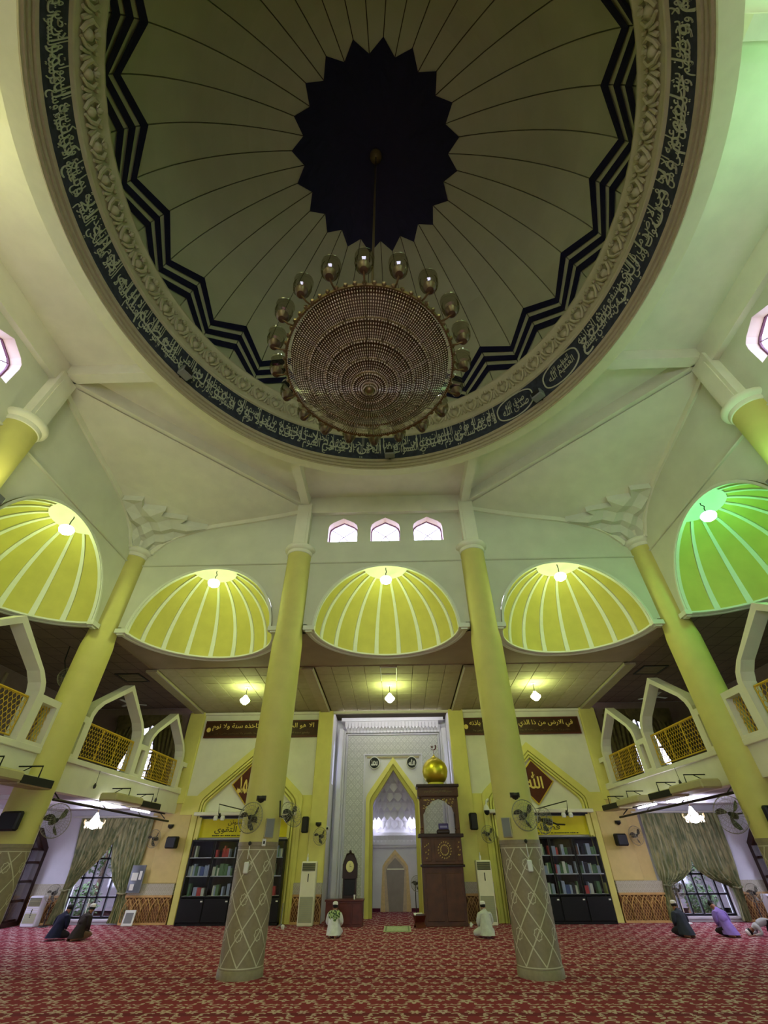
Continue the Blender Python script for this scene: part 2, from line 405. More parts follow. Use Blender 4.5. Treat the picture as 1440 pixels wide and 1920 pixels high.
# clerestory windows
def clerestory(n, c, fn, dw):
    root = thing('window_%d' % n, kind='structure'); o = cl_win(c)
    inn = [(c+(x-c)*.93, 8.61+(z-8.61)*.955+.018) for x, z in o]
    MB().poly(o, [inn], fn, dw, dw+.05*(1 if dw > 0 else -1)).build('window_frame', FRAMEP, root)
    MB().poly(inn, [], fn, dw+.02*(1 if dw > 0 else -1), dw+.026*(1 if dw > 0 else -1)).build('pane', GLASS, root)
    b = MB(); T = lambda pts: b.tube([fn(u, v, dw) for u, v in pts], .012, 5)
    T([(c-.36, 9.2), (c, 8.93), (c+.1, 8.83), (c+.14, 8.72), (c+.14, 8.62)]); T([(c+.36, 9.2), (c, 8.93), (c-.1, 8.83), (c-.14, 8.72), (c-.14, 8.62)])
    b.build('glazing_bar', FRAMEP, root)
    rv = [(c+(x-c)*1.0, z) for x, z in o]
    mb = MB(); a_ = [fn(u, v, dw) for u, v in rv+rv[:1]]; sg = -1 if dw > 0 else 1
    b_ = [fn(c+(u-c)*.995, 9.0+(v-9.0)*.995, dw+sg*.235) for u, v in rv+rv[:1]]
    mb.strip(a_, b_).build('window_reveal', PINKW, root)
n_ = 1
for q in (-1.26, 0, 1.26):
    clerestory(n_, q, FRONT, YF+.24); n_ += 1
for s in (-1, 1):
    for q in (-1.26, 0, 1.26): clerestory(n_, CY+q, SIDE, s*(BX+.24)); n_ += 1

# hall ceiling with the round opening, fascia beam along walls
sq = [(-BX-.3, YB-.6), (BX+.3, YB-.6), (BX+.3, YF+.3), (-BX-.3, YF+.3)]
circ = [(5.3*math.cos(2*PI*i/72), CY+5.3*math.sin(2*PI*i/72)) for i in range(72)]
st(MB().poly(sq, [circ], FLAT, ZT, ZT+.2).build('ceiling', WHITE))
mb = MB()
mb.box(-AX, AX, YF-.14, YF, 9.60, ZT)
for s in (-1, 1): mb.box(min(s*BX, s*(BX-.14)), max(s*BX, s*(BX-.14)), CY-AX, CY+AX, 9.60, ZT)
st(mb.build('trim_4', WHITE))

# ceiling beams: octagon diagonals and the stubs running in from every inner column
def beam(nm, a, b, w_=.25, z0=9.87, z1=ZT):
    d = (Vector(b)-Vector(a)).normalized(); n = Vector((-d.y, d.x))*(w_/2)
    p = [Vector(a)+n, Vector(a)-n, Vector(b)-n, Vector(b)+n]
    mb = MB(); mb.add([(q.x, q.y, z0) for q in p]+[(q.x, q.y, z1) for q in p], [(0,1,2,3), (7,6,5,4), (0,4,5,1), (1,5,6,2), (2,6,7,3), (3,7,4,0)]); st(mb.build(nm, WHITE))
k_ = 5
for sx in (-1, 1):
    beam('trim_%d' % k_, (sx*(BX-.1), CY+AX+.1), (sx*(AX+.1), YF-.1)); k_ += 1
    beam('trim_%d' % k_, (sx*(BX-.1), CY-AX-.1), (sx*(AX+.1), YB+.1)); k_ += 1
    beam('trim_%d' % k_, (sx*AX, YF), (sx*AX, CY+5.0), .24); k_ += 1
    beam('trim_%d' % k_, (sx*AX, YB), (sx*AX, CY-5.0), .24); k_ += 1
    for sy in (-1, 1): beam('trim_%d' % k_, (sx*BX, CY+sy*AX), (sx*5.0, CY+sy*AX), .24); k_ += 1

# ------------------------------------------------------------------ ring beam and dome
ring = thing('dome_ring', loc=(-.027, CY, 0), kind='structure')
MB().lathe([(5.33, 10.22), (5.33, 9.44), (5.02, 9.42)], 120).build('ring_soffit', RINGS, ring, smooth=True)
MB().lathe([(5.02, 9.42), (5.02, 9.36), (4.985, 9.33), (4.985, 9.37), (4.955, 9.375), (4.96, 9.43), (4.985, 9.445), (4.985, 9.475), (4.955, 9.48), (4.95, 9.53), (4.975, 9.545), (4.975, 9.575), (4.93, 9.58), (4.915, 9.65), (4.935, 9.66)], 120).build('moulding', MOULD, ring)
MB().lathe([(4.935, 9.66), (4.95, 10.52)], 120).build('calligraphy_band', NAVY2, ring, smooth=True)
MB().lathe([(4.95, 10.52), (4.90, 10.53), (4.885, 10.56), (4.90, 10.60), (4.885, 10.70), (4.84, 10.95), (4.79, 11.15), (4.765, 11.2), (4.745, 11.22), (4.745, 11.27), (4.77, 11.30), (5.1, 11.30)], 120).build('cornice', CORN, ring, smooth=True)
# arabesque relief on the cornice: one leaf-and-bead motif, repeated
orn = MB()
orn.ball((0, 0, .16), .085, 8, 5, sz=1.1); orn.ball((0, -.015, .36), .055, 7, 4, sz=1.2)
for s in (-1, 1):
    orn.tube([(s*.03, 0, .02), (s*.12, -.02, .10), (s*.16, -.02, .24), (s*.10, -.02, .36), (s*.04, -.02, .30)], [.028, .034, .034, .028, .012], 5)
    orn.tube([(s*.17, 0, .03), (s*.20, -.01, .12), (s*.21, -.01, .22)], [.03, .03, .01], 5)
orn.ball((.21, 0, .36), .045, 6, 4); 
om = orn.mesh('ornament', CORN, smooth=True)
for i in range(66):
    a = 2*PI*i/66; o = obj('ornament', om, ring); o.location = (4.855*math.cos(a), 4.855*math.sin(a), 10.66)
    o.rotation_euler = (R(-7.5), 0, a-PI/2+PI)
    o.rotation_euler = (Matrix.Rotation(a+PI/2+PI, 4, 'Z') @ Matrix.Rotation(R(11), 4, 'X')).to_euler()
# calligraphy: verse text bent round the inside of the ring, two interleaved lines
VERSE = ('الله لا اله الا هو الحي القيوم لا تاخذه سنة ولا نوم له ما في السموات وما في الارض من ذا الذي يشفع عنده الا باذنه يعلم ما بين ايديهم وما خلفهم '
         'ولا يحيطون بشيء من علمه الا بما شاء وسع كرسيه السموات والارض ولا يوده حفظهما وهو العلي العظيم')
def ring_text(body, a0, a1, z0, z1, parent, nm='ring_lettering', res=1, bold=-.004):
    def fn(u, v, d):
        a = R(u); r = 4.93-d+(v-9.66)*.02; return (r*math.cos(a), r*math.sin(a), v)
    return text_on(body, nm, LETTER, (a0, a1, z0, z1), fn, parent, res=res, extrude=.006, bold=bold)
WDS = VERSE.split(); nW = len(WDS)
def seg(i0, n): return ' '.join(WDS[(i0+k) % nW] for k in range(n))
spans = [(44, -8), (-8, -62), (-62, -116), (-116, -170), (-170, -224), (136, 90), (90, 53.5)]
for i, (a0, a1) in enumerate([(136, 90), (90, 53.5), (26, -8), (-8, -62), (-62, -116), (-116, -170), (190, 136)]):
    nw = max(6, round(abs(a0-a1)/3.6))
    ring_text(seg(7*i+5, max(4, nw//2)), a0-.4, a1+.4, 9.69, 10.50, ring, bold=-.008)
    ring_text(seg(7*i, nw), a0-.6, a1+.3, 9.69, 10.22, ring); ring_text(seg(7*i+3, nw), a0-.3, a1+.8, 9.99, 10.50, ring)
for a0, a1, t in ((51.5, 43.5, 'صدق الله'), (36.5, 28.5, 'العظيم الله')):
    ring_text(t, a0, a1, 9.84, 10.20, ring); ring_text(t, a0-1, a1+1, 10.06, 10.38, ring)
cart = MB()
for c in (47.5, 32.5):
    pts = []
    for i in range(37):
        q = 2*PI*i/36; a = R(c+5.6*math.cos(q)*abs(math.cos(q))**.0); pts.append((4.925*math.cos(a), 4.925*math.sin(a), 10.09+.39*math.copysign(abs(math.sin(q))**.7, math.sin(q))))
    cart.tube(pts, .018, 5)
cart.build('cartouche', LETTER, ring)

def dome_pt(th, z=None, r=None, inset=0.):
    if z is None: z = 11.2+5.6*math.sqrt(max(0, 1-(r/5.05)**2))
    rr = 5.05*math.sqrt(max(0, 1-((z-11.2)/5.6)**2))
    n = Vector((rr/5.05**2, 0, (z-11.2)/5.6**2)).normalized()
    rr -= n.x*inset; z -= n.z*inset; a = R(th); return (rr*math.cos(a), rr*math.sin(a), z)
dome = thing('main_dome', loc=(-.027, CY, 0), kind='structure')
prof = [(5.05*math.cos(f), 11.2+5.6*math.sin(f)) for f in [PI/2*i/18 for i in range(18)]]
pg = MB(); g = R(4.5)-.0035*1.1
L_, R_, L2, R2 = [], [], [], []
for r_, z_ in prof:
    gg = max(.001, R(4.5)-.011/max(r_, .3)); L_.append((r_*math.cos(-gg), r_*math.sin(-gg), z_)); R_.append((r_*math.cos(gg), r_*math.sin(gg), z_))
    r2 = r_+.06; L2.append((r2*math.cos(-gg), r2*math.sin(-gg), z_+.02)); R2.append((r2*math.cos(gg), r2*math.sin(gg), z_+.02))
pg.strip(L_, R_); pg.strip(L_, L2); pg.strip(R_, R2)
gm = pg.mesh('panel', CREAMD)
for k in range(40):
    o = obj('panel', gm, dome); o.rotation_euler.z = R(7+4.5+9*k)
MB().lathe([(5.13*math.cos(f), 11.2+5.66*math.sin(f)) for f in [PI/2*i/18 for i in range(19)]], 80).build('dome_shell', JOINT, dome, smooth=True)
# navy star at the crown and three zigzag bands, lying on the panels
star = MB(); rows = []
for j in range(9):
    row = []
    for k in range(41):
        out = k % 2 == 0; rt = (2.26 if out else 1.97)*(1-j/8)+.02; row.append(dome_pt(7+9*k, r=rt, inset=.03))
    rows.append(row)
for j in range(8): star.strip(rows[j], rows[j+1])
star.build('star', NAVY, dome)
for off, th in ((0., .235), (.385, .225), (.755, .24)):
    zz = MB(); A_, B_ = [], []
    for k in range(41):
        zt = (12.36 if k % 2 == 0 else 13.06)-off
        A_.append(dome_pt(7+9*k, z=zt, inset=.03)); B_.append(dome_pt(7+9*k, z=zt-th, inset=.03))
    zz.strip(A_, B_).build('zigzag_band', NAVY, dome)
fl = thing('floodlight', 'small grey box floodlight on the ring band directly above the middle clerestory windows', 'lamp', group='floodlights on the dome ring')
MB().bbox(-.13, .13, -.10, .10, -.09, .09, .02).build('lamp_housing', GREY, fl); MB().box(-.10, .10, -.11, -.10, -.06, .06).build('lens', DGREY, fl)
MB().box(-.02, .02, .08, .22, -.03, .03).build('bracket', DGREY, fl)
def place_fl(o, th, z=9.66):
    o.location = (-.027+4.74*math.cos(R(th)), CY+4.74*math.sin(R(th)), z); o.rotation_euler.z = R(th-90)
place_fl(fl, 87.5)
f2 = dup(fl, label='small grey box floodlight on the left of the dome ring, above the left niche domes'); place_fl(f2, 152)
f3 = dup(fl, label='small grey box floodlight on the right of the dome ring between two oval cartouches'); place_fl(f3, 40)

# ------------------------------------------------------------------ half-dome niches
def niche():
    root = thing('niche_dome', kind='structure'); r = 1.86
    prof = [(r*math.cos(f), ZS+r*math.sin(f)) for f in [PI/2*i/16 for i in range(17)]]
    MB().lathe(prof, 40, a0=0, a1=PI).build('shell', YELP, root, smooth=True)
    for k in range(-5, 5):
        am = R(90+20*k+10); mb = MB(); A_, B_, A2, B2 = [], [], [], []
        for f in [R(71)*i/12 for i in range(13)]:
            hw = .062*(1-.55*(f/R(71))); rr = r*math.cos(f); da = hw/max(rr, .2)
            if k in (-5, 4): pass
            for lst, sgn, q in ((A_, -1, r-.035), (B_, 1, r-.035), (A2, -1, r+.01), (B2, 1, r+.01)):
                lst.append((q*math.cos(f)*math.cos(am+sgn*da), q*math.cos(f)*math.sin(am+sgn*da), ZS+q*math.sin(f)))
        mb.strip(A_, B_); mb.strip(A_, A2); mb.strip(B_, B2); mb.build('rib', RIBW, root)
    f0 = R(71); q = r-.03
    MB().lathe([(q*math.cos(f0)+.02, ZS+q*math.sin(f0)+.03), (q*math.cos(f0), ZS+q*math.sin(f0))]+[(q*math.cos(f), ZS+q*math.sin(f)) for f in (R(75), R(80), R(85), R(90))], 24, a0=0, a1=PI).build('crown_disc', RIBW, root, smooth=True)
    # edge band round the arch on the wall
    mb = MB(); P1 = arc(0, ZS, 1.80, 0, PI, 32); P2 = arc(0, ZS, 1.86, 0, PI, 32)
    mb.strip([(x, -.02, z) for x, z in P1], [(x, -.02, z) for x, z in P2]); mb.strip([(x, -.02, z) for x, z in P1], [(x, .06, z) for x, z in P1]); mb.build('arch_edge', RIBW, root)
    pr = [(1.83, ZS+.02), (1.83, ZS-.02), (1.86, ZS-.035), (1.93, ZS-.04), (1.945, ZS-.06), (1.99, ZS-.065), (2.03, ZS-.05), (2.05, ZS-.01), (2.05, ZS+.02)]
    mb = MB().lathe(pr, 48, a0=0, a1=PI)
    for s in (-1, 1):
        mb.box(min(s*1.80, s*2.08), max(s*1.80, s*2.08), -.10, .05, ZS-.06, ZS+.05); mb.box(min(s*1.86, s*2.02), max(s*1.86, s*2.02), -.06, .05, ZS-.10, ZS-.05)
    mb.build('rim_moulding', RIBW, root)
    return root
def niche_lamp(em):
    root = thing('pendant_lamp')
    MB().tube([(0, .10, 7.80), (0, .08, 7.72), (.02, .12, 7.66), (0, .10, 7.6), (0, .10, 7.5)], .012, 6).build('stem', DGREY, root)
    MB().lathe([(.0001, 7.84), (.05, 7.835), (.07, 7.80), (.02, 7.78)], 12, (0, .10, 0)).build('ceiling_rose', RIBW, root)
    MB().lathe([(.0001, 7.275), (.07, 7.29), (.135, 7.335), (.155, 7.39), (.150, 7.42)], 14, (0, .10, 0)).build('globe', em, root, smooth=True)
    MB().lathe([(.156, 7.41), (.158, 7.425), (.13, 7.46), (.08, 7.49), (.03, 7.505), (.0001, 7.51)], 14, (0, .10, 0)).build('shade_cap', E_CAP if em is E_NICHE else E_CAPG, root, smooth=True)
    return root
N0 = niche(); N0.location = (0, YF, 0)
LW = niche_lamp(E_NICHE); LW.location = (0, YF+.04, 0)
tag(LW, 'glowing pendant lamp in the middle front niche dome, between the two front columns', 'lamp', 'lamps in the niche domes')
for x, w_ in ((BAYS[0], 'left'), (BAYS[2], 'right')):
    dup(N0, loc=(x, YF, 0)); l = dup(LW, loc=(x, YF+.04, 0), label='glowing pendant lamp in the %s front niche dome, %s of the %s front column' % (w_, w_, w_))
for x, w_ in ((BAYS[0], 'left'), (0, 'middle'), (BAYS[2], 'right')):
    dup(N0, loc=(x, YB, 0), rz=PI); l = dup(LW, loc=(x, YB-.04, 0), rz=PI, label='pendant lamp in the %s niche dome of the rear side' % w_)
LG = niche_lamp(E_NICHEG)
tag(LG, 'glowing pendant lamp in the bright green niche dome at the right edge', 'lamp', 'lamps in the niche domes')
for s, w_ in ((-1, 'left'), (1, 'right')):
    for i, y in enumerate((CY+4.77, CY, CY-4.77)):
        dup(N0, loc=(s*BX, y, 0), rz=R(90 if s < 0 else -90))
        if s > 0 and i == 0: LG.location = (BX+.04, y, 0); LG.rotation_euler.z = R(-90)
        else:
            dup(LG if (s > 0) else LW, loc=(s*(BX+.04), y, 0), rz=R(90 if s < 0 else -90),
                label=('glowing pendant lamp in the yellow niche dome at the left edge' if i == 0 else 'pendant lamp in the %s side niche dome, number %s from the front corner column' % (w_, ('', 'two', 'three')[i])))

# ------------------------------------------------------------------ columns
def column(name='round_column', pier=True):
    root = thing(name)
    MB().lathe([(.362, 1.72), (.362, 5.55), (.355, 5.62), (.335, 5.78), (.328, 5.9), (.325, 8.09)], 40).build('shaft', YEL, root, smooth=True)
    MB().lathe([(.325, 8.09), (.345, 8.10), (.355, 8.15), (.352, 8.19), (.40, 8.215), (.425, 8.25), (.432, 8.29), (.42, 8.33), (.40, 8.35), (.0001, 8.36)], 40).build('capital', WHITE, root, smooth=True)
    MB().lathe([(.358, .10), (.358, 1.66), (.366, 1.665), (.366, 1.72), (.35, 1.73)], 40).build('tiled_base', COLTILE, root, smooth=True)
    MB().lathe([(.355, .0), (.372, .0), (.372, .09), (.36, .105)], 40).build('skirting', COLTILE, root, smooth=True)
    mb = MB()
    def line(fn_, n, wd=.009):
        A_, B_ = [], []
        pts = [fn_(i/n) for i in range(n+1)]
        for i, (a, z) in enumerate(pts):
            p, q = pts[max(i-1, 0)], pts[min(i+1, n)]; da, dz = (q[0]-p[0])*.36, q[1]-p[1]; L = math.hypot(da, dz) or 1
            na, nz = -dz/L*wd/.36, da/L*wd
            for lst, s in ((A_, 1), (B_, -1)):
                aa, zz = a+s*na, z+s*nz; lst.append((.362*math.cos(aa), .362*math.sin(aa), zz))
        mb.strip(A_, B_)
    N_, PH, z0, z1 = 7, .437, .14, 1.60
    for k in range(N_):
        for s in (-1, 1):
            a0 = 2*PI*k/N_+.3; line(lambda t, a0=a0, s=s: (a0+s*(z1-z0)*t/PH*2*PI/N_, z0+(z1-z0)*t), 40)
        for j in range(4):
            zc = z1-PH*(j+.5)
            ph = 2*PI*(k+.5)/N_+.3+((z1-z0)/PH)*2*PI/N_
            if zc < z0+.12: continue
            line(lambda t, ph=ph, zc=zc: (ph+(.058+.007*math.cos(8*2*PI*t))/.36*math.cos(2*PI*t), zc+(.070+.007*math.cos(8*2*PI*t))*math.sin(2*PI*t)), 32, .006)
    for zz in (z1+.01, z0-.01): line(lambda t, zz=zz: (2*PI*t, zz), 40, .007)
    mb.build('tile_pattern_line', COLLINE, root)
    return root
def pier(root, dx, dy):
    mb = MB()
    pts = [(-.21, 8.34), (.21, 8.34), (.21, 9.90), (-.21, 9.90)]
    mb.poly(pts, [], FRONT, -.22, .05); 
    pp = [(-.14, 8.40), (.14, 8.40), (.14, 9.62)]+[(.14*math.cos(PI*i/8), 9.62+.14*math.sin(PI*i/8)) for i in range(1, 8)]+[(-.14, 9.62)]
    mb.poly(pp, [], FRONT, -.245, -.21)
    return mb.build('pier', WHITE, root)
c0 = column(); pier(c0, 0, 0); c0.location = (-AX, YF, 0)
tag(c0, 'tall round yellow column with tiled base, left one of the front pair', 'column', group='round columns of the hall')
c1 = dup(c0, loc=(AX, YF, 0), label='tall round yellow column with tiled base, right one of the front pair')
cc = column(); cc.location = (-BX, YF, 0); tag(cc, 'round yellow column at the front left corner, under the faceted corbel', 'column', group='round columns of the hall')
dup(cc, loc=(BX, YF, 0), label='round yellow column at the front right corner, tinted green on top')
dup(c0, loc=(-BX, CY+AX, 0), rz=R(90), label='round yellow column on the left side, nearest the camera at the left edge')
dup(c0, loc=(BX, CY+AX, 0), rz=R(-90), label='round yellow column on the right side, nearest the camera at the right edge')
for s in (-1, 1):
    dup(c0, loc=(s*AX, YB, 0), rz=PI, label='round yellow column of the rear row, %s of the middle' % ('left' if s < 0 else 'right'))
    dup(cc, loc=(s*BX, YB, 0), label='round yellow column at the rear %s corner' % ('left' if s < 0 else 'right'))
    dup(c0, loc=(s*BX, CY-AX, 0), rz=R(-90*s), label='round yellow column on the %s side, one bay behind the camera' % ('left' if s < 0 else 'right'))

# ------------------------------------------------------------------ corner vaults with faceted corbels
CURVE = [(.36, 8.30), (.40, 8.40), (.50, 8.52), (.68, 8.74), (1.0, 8.97), (1.5, 9.17), (2.05, 9.31), (3.0, 9.47), (4.0, 9.66), (4.75, 9.84)]
def corner(sx, sy, cx, cy, nm):
    root = thing(nm, kind='structure')
    P_ = lambda d, t, z, off=0.: (cx+sx*d*(1-t)+sx*off*.7, cy+sy*d*t+sy*off*.7, z)     # t: 0 on the side running in x, 1 on the side running in y
    rows = [[P_(d, t/6, z+.0) for t in range(7)] for d, z in CURVE]
    mb = MB()
    for i in range(len(rows)-1): mb.strip(rows[i], rows[i+1])
    mb.build('vault', WHITE, root)
    for t, ax in ((0, 1), (1, 0)):
        mb = MB(); n = len(CURVE)
        def off(i, k, pr):
            d, z = CURVE[i]; q = CURVE[min(i+1, n-1)]; p = CURVE[max(i-1, 0)]; L = math.hypot(q[0]-p[0], q[1]-p[1]); nd, nz = (q[1]-p[1])/L, -(q[0]-p[0])/L
            d2, z2 = d+nd*k, z+nz*k; x, y, z_ = P_(d2, t, z2); return (x+(sx*pr if ax == 0 else 0), y+(sy*pr if ax == 1 else 0), z_)
        A_ = [off(i, -.01, .0) for i in range(n)]; B_ = [off(i, -.01, .06) for i in range(n)]; C_ = [off(i, .13, .06) for i in range(n)]; D_ = [off(i, .13, 0.) for i in range(n)]
        E_ = [off(i, .10, .06) for i in range(n)]; 
        mb.strip(A_, B_); mb.strip(B_, C_); mb.strip(C_, D_); mb.build('arch_moulding', WHITE, root)
    # faceted corbel: four strips of folded diamonds fanning up from the capital
    def surf(d):
        for i in range(len(CURVE)-1):
            if d <= CURVE[i+1][0]:
                f = (d-CURVE[i][0])/(CURVE[i+1][0]-CURVE[i][0]); return CURVE[i][1]+f*(CURVE[i+1][1]-CURVE[i][1])
        return CURVE[-1][1]
    def q(u, z, lift):
        # invert the profile: the corbel stands proud of the vault by `lift`
        lo = .36
        for i in range(len(CURVE)-1):
            if z <= CURVE[i+1][1]: lo = CURVE[i][0]+(z-CURVE[i][1])/(CURVE[i+1][1]-CURVE[i][1])*(CURVE[i+1][0]-CURVE[i][0]); break
        d = lo; return P_(d, u, z, lift)
    def nrm(d):
        z0_, z1_ = surf(max(.36, d-.05)), surf(d+.05); L = math.hypot(.1, z1_-z0_); return (z1_-z0_)/L, -.1/L
    def g(u, d, lift):
        nd, nz = nrm(d); return P_(d+nd*lift*1.0, u, surf(d)+nz*lift)
    ds = [.37, .62, .92, 1.28, 1.62]
    for k in range(4):
        mb = MB(); u0, u1 = .05+k*.225, .05+(k+1)*.225; um = (u0+u1)/2; T = 4; up = .30
        lf = [.04, .08, .12, .15, .17]
        for j in range(T):
            da, db = ds[j], ds[j+1]; e0 = up if j == T-1 else 0
            a = g(u0, da, lf[j]); b = g(u1, da, lf[j]); c = g(u1, db, lf[j+1]); d = g(u0, db+e0, lf[j+1])
            m_ = g(um, (da+db)/2+e0*.25, lf[j]-.08 if (j+k) % 2 == 0 else lf[j+1]+.10)
            mb.add([a, b, c, d, m_], [(0, 1, 4), (1, 2, 4), (2, 3, 4), (3, 0, 4)])
        r0 = [g(u0, ds[T]+up, .17), g(u1, ds[T], .17)]; r1 = [g(u0, ds[T]+up+.03, -.01), g(u1, ds[T]+.03, -.01)]
        mb.strip(r0, r1)
        mb.strip([g(u0, ds[T-1], lf[T-1]), r0[0]], [g(u0, ds[T-1], -.01), r1[0]]); mb.strip([g(u1, ds[T-1], lf[T-1]), r0[1]], [g(u1, ds[T-1], -.01), r1[1]])
        mb.build('corbel_strip', PILM, root, fix=False)
corner(1, -1, -BX, YF, 'corner_vault'); corner(-1, -1, BX, YF, 'corner_vault'); corner(1, 1, -BX, YB, 'corner_vault'); corner(-1, 1, BX, YB, 'corner_vault')
# added off-frame fill floodlights that brighten the upper hall, by side and rear columns
for s, side, c_, p_ in ((-1, 'left', (.92, .95, .48), 1.), (1, 'right', (.40, 1., .50), 1.)):
    for ux, y, q, pw_, uz in ((s*(BX-.62), CY+AX-.1, 'nearer side column', .13, 6.2), (s*(BX-.42), CY-AX, 'rear side column', .30, 8.42), (s*AX, YB+.40, 'rear row pier', 1.5, 9.15)):
        fx = thing('fill_uplight', 'added grey fill light for the upper hall, out of view by the %s %s' % (side, q), 'lamp', (ux, y, uz), group='added fill lights of the upper hall')
        MB().bbox(-.16, .16, -.12, .12, -.05, .10, .02).build('lamp_housing', GREY, fx)
        ld = bpy.data.lights.new('fill_spot', 'SPOT'); ld.energy = L_FILL*p_*pw_; ld.color = c_ if pw_ < 1 else tuple((a_+b_)/2 for a_, b_ in zip(c_, (.85, 1., .5))); ld.spot_size = R(150); ld.spot_blend = .9; ld.shadow_soft_size = .25
        lo = bpy.data.objects.new('fill_spot', ld); COL.objects.link(lo); lo.parent = fx; lo.location = (-s*.0, 0, .16); lo.rotation_euler = (R(180-10), R(-s*14), 0) if pw_ < 1 else (R(180-82), 0, 0)

# ------------------------------------------------------------------ gallery ceilings
def ceil_z(y): return ZS-.02-.19*(y-12.7)/4.3
out = [(-BX, YF+.02), (-BX, 12.75), (BX, 12.75), (BX, YF+.02)]
pts = [(-BX, YF)]
for b in BAYS: pts += [(b-2.0*math.cos(PI*i/24), YF+2.0*math.sin(PI*i/24)) for i in range(25)]
pts += [(BX, YF), (BX, 12.75), (-BX, 12.75)]
st(MB().poly(pts, [], FLAT, ZS, ZS+.12).build('ceiling_soffit_front', SOFF))
for s, nm in ((-1, 'left'), (1, 'right')):
    pts = [(s*BX, YB-.3)]
    for b in BAYS: pts += [(s*(BX+2.0*math.sin(PI*i/24)), CY+b-2.0*math.cos(PI*i/24)) for i in range(25)]
    pts += [(s*BX, YW), (s*XO, YW), (s*XO, YB-.3)]
    st(MB().poly(pts, [], FLAT, ZS-.02, ZS+.1).build('ceiling_gallery_'+nm, SIDECEIL))
ct = thing('ceiling_front_bay', kind='structure')
mb = MB(); mb.add([(-BX-.3, 12.7, ceil_z(12.7)+.03), (BX+.3, 12.7, ceil_z(12.7)+.03), (BX+.3, 18.9, ceil_z(18.9)+.03), (-BX-.3, 18.9, ceil_z(18.9)+.03)], [(0, 1, 2, 3)]); mb.build('backing', JOINT, ct)
tp, tr = .494, .61; tl = math.atan2(.19, 4.3)
t_ = MB().bbox(-tp/2+.006, tp/2-.006, -tr/2+.006, tr/2-.006, -.012, .02, .008).mesh('ceiling_tile', TILE)
for b in BAYS:
    for i in range(-4, 5):
        for j in range(7):
            if abs(i) == 4: 
                pass
            y = 12.72+tr*(j+.5); o = obj('ceiling_tile', t_, ct); o.location = (b+i*tp, y, ceil_z(y)+.012); o.rotation_euler.x = -tl
for k, x in enumerate((-BX, -AX, AX, BX)):
    mb = MB(); w0 = .17
    for sgn in (0,):
        a = [(x-w0, 12.75), (x+w0, 12.75), (x+w0, YW), (x-w0, YW)]
        mb.add([(p, q_, ceil_z(q_)-.06) for p, q_ in a]+[(p, q_, ceil_z(q_)+.03) for p, q_ in a], [(0,1,2,3), (0,1,5,4), (1,2,6,5), (2,3,7,6), (3,0,4,7)])
    mb.build('beam', BEAM, ct)
    s = 1 if x < 0 else -1
    mb = MB(); mb.add([(x+s*(w0-.03), 12.75, ceil_z(12.75)-.065), (x+s*w0, 12.75, ceil_z(12.75)-.065), (x+s*w0, YW, ceil_z(YW)-.065), (x+s*(w0-.03), YW, ceil_z(YW)-.065)], [(0,1,2,3)]); mb.build('conduit', LGREY, ct)
mb = MB().box(-BX, BX, YW-.12, YW, ceil_z(YW)-.10, ceil_z(YW)-.02); mb.build('cornice_strip', WHITE, ct)
st(MB().add([(-BX-.3, 12.75, ceil_z(12.7)), (-BX-.3, 12.75, ZS), (BX+.3, 12.75, ZS), (BX+.3, 12.75, ceil_z(12.7))], [(0, 1, 2, 3)]).build('trim_30', SOFF))
hat = MB()
for s in (-.24, .24): hat.tube([(s, 12.8, ceil_z(12.8)-.012), (s, 13.9, ceil_z(13.9)-.012)], .012, 5)
hat.tube([(-.24, 12.8, ceil_z(12.8)-.012), (.24, 12.8, ceil_z(12.8)-.012)], .014, 5); hat.tube([(-.22, 13.35, ceil_z(13.35)-.012), (.22, 13.35, ceil_z(13.35)-.012)], .010, 5)
hat.build('access_hatch', LGREY, ct)
def ceil_lamp(x, y, lab, em=None, name='ceiling_pendant_lamp', grp='pendant lamps on the tiled ceiling'):
    z = ceil_z(y) if abs(x) < BX else ZS-.02
    root = thing(name, lab, 'lamp', (x, y, z), group=grp)
    MB().lathe([(.0001, 0), (.08, 0), (.07, -.03), (.015, -.04)], 14).build('ceiling_rose', LGREY, root)
    MB().tube([(0, 0, -.03), (0, 0, -.27)], .012, 6).build('stem', DGREY, root)
    MB().lathe([(.0001, -.26), (.035, -.265), (.06, -.31), (.15, -.40), (.155, -.43), (.13, -.47), (.05, -.54), (.0001, -.555)], 12).build('globe', em or E_CEIL, root)
    return root
cl = ceil_lamp(.01, 14.3, 'glowing diamond shaped lamp hanging from the tiled ceiling in front of the white portal')
dup(cl, loc=(-4.68, 14.3, ceil_z(14.3)), label='glowing diamond shaped lamp hanging from the tiled ceiling left of the left front column')
dup(cl, loc=(4.68, 14.3, ceil_z(14.3)), label='glowing diamond shaped lamp hanging from the tiled ceiling right of the right front column')
# ================================================================== LOWER WALLS
# ---- prayer wall, left and right of the portal (z up to the tiled ceiling)
ZW = 5.80
MAUVE = mat('paint_mauve_brown', (126, 106, 98), .85, var=.06)
def pw(s, nm):
    """wall panel from the portal edge to the outer corner with the lower and upper window openings"""
    x0, x1 = s*2.13, s*(XO+.3); f = lambda u: s*u
    out = [(2.13, 0), (XO+.3, 0), (XO+.3, ZS+.1), (2.13, ZS+.1)]
    low = [(8.1, .12), (9.95, .12), (9.95, 1.35), (9.6, 1.72), (9.02, 2.05), (8.45, 1.72), (8.1, 1.35)]
    up = [(8.25, 3.35), (9.85, 3.35), (9.85, 4.95), (9.55, 5.2), (9.05, 5.45), (8.55, 5.2), (8.25, 4.95)]
    mb = MB().poly([(f(u), v) for u, v in out], [[(f(u), v) for u, v in h] for h in (low, up)], FRONT, YW, YW+.3)
    st(mb.build(nm, COOLW)); return low, up
low, up = pw(-1, 'wall_front_left'); pw(1, 'wall_front_right')
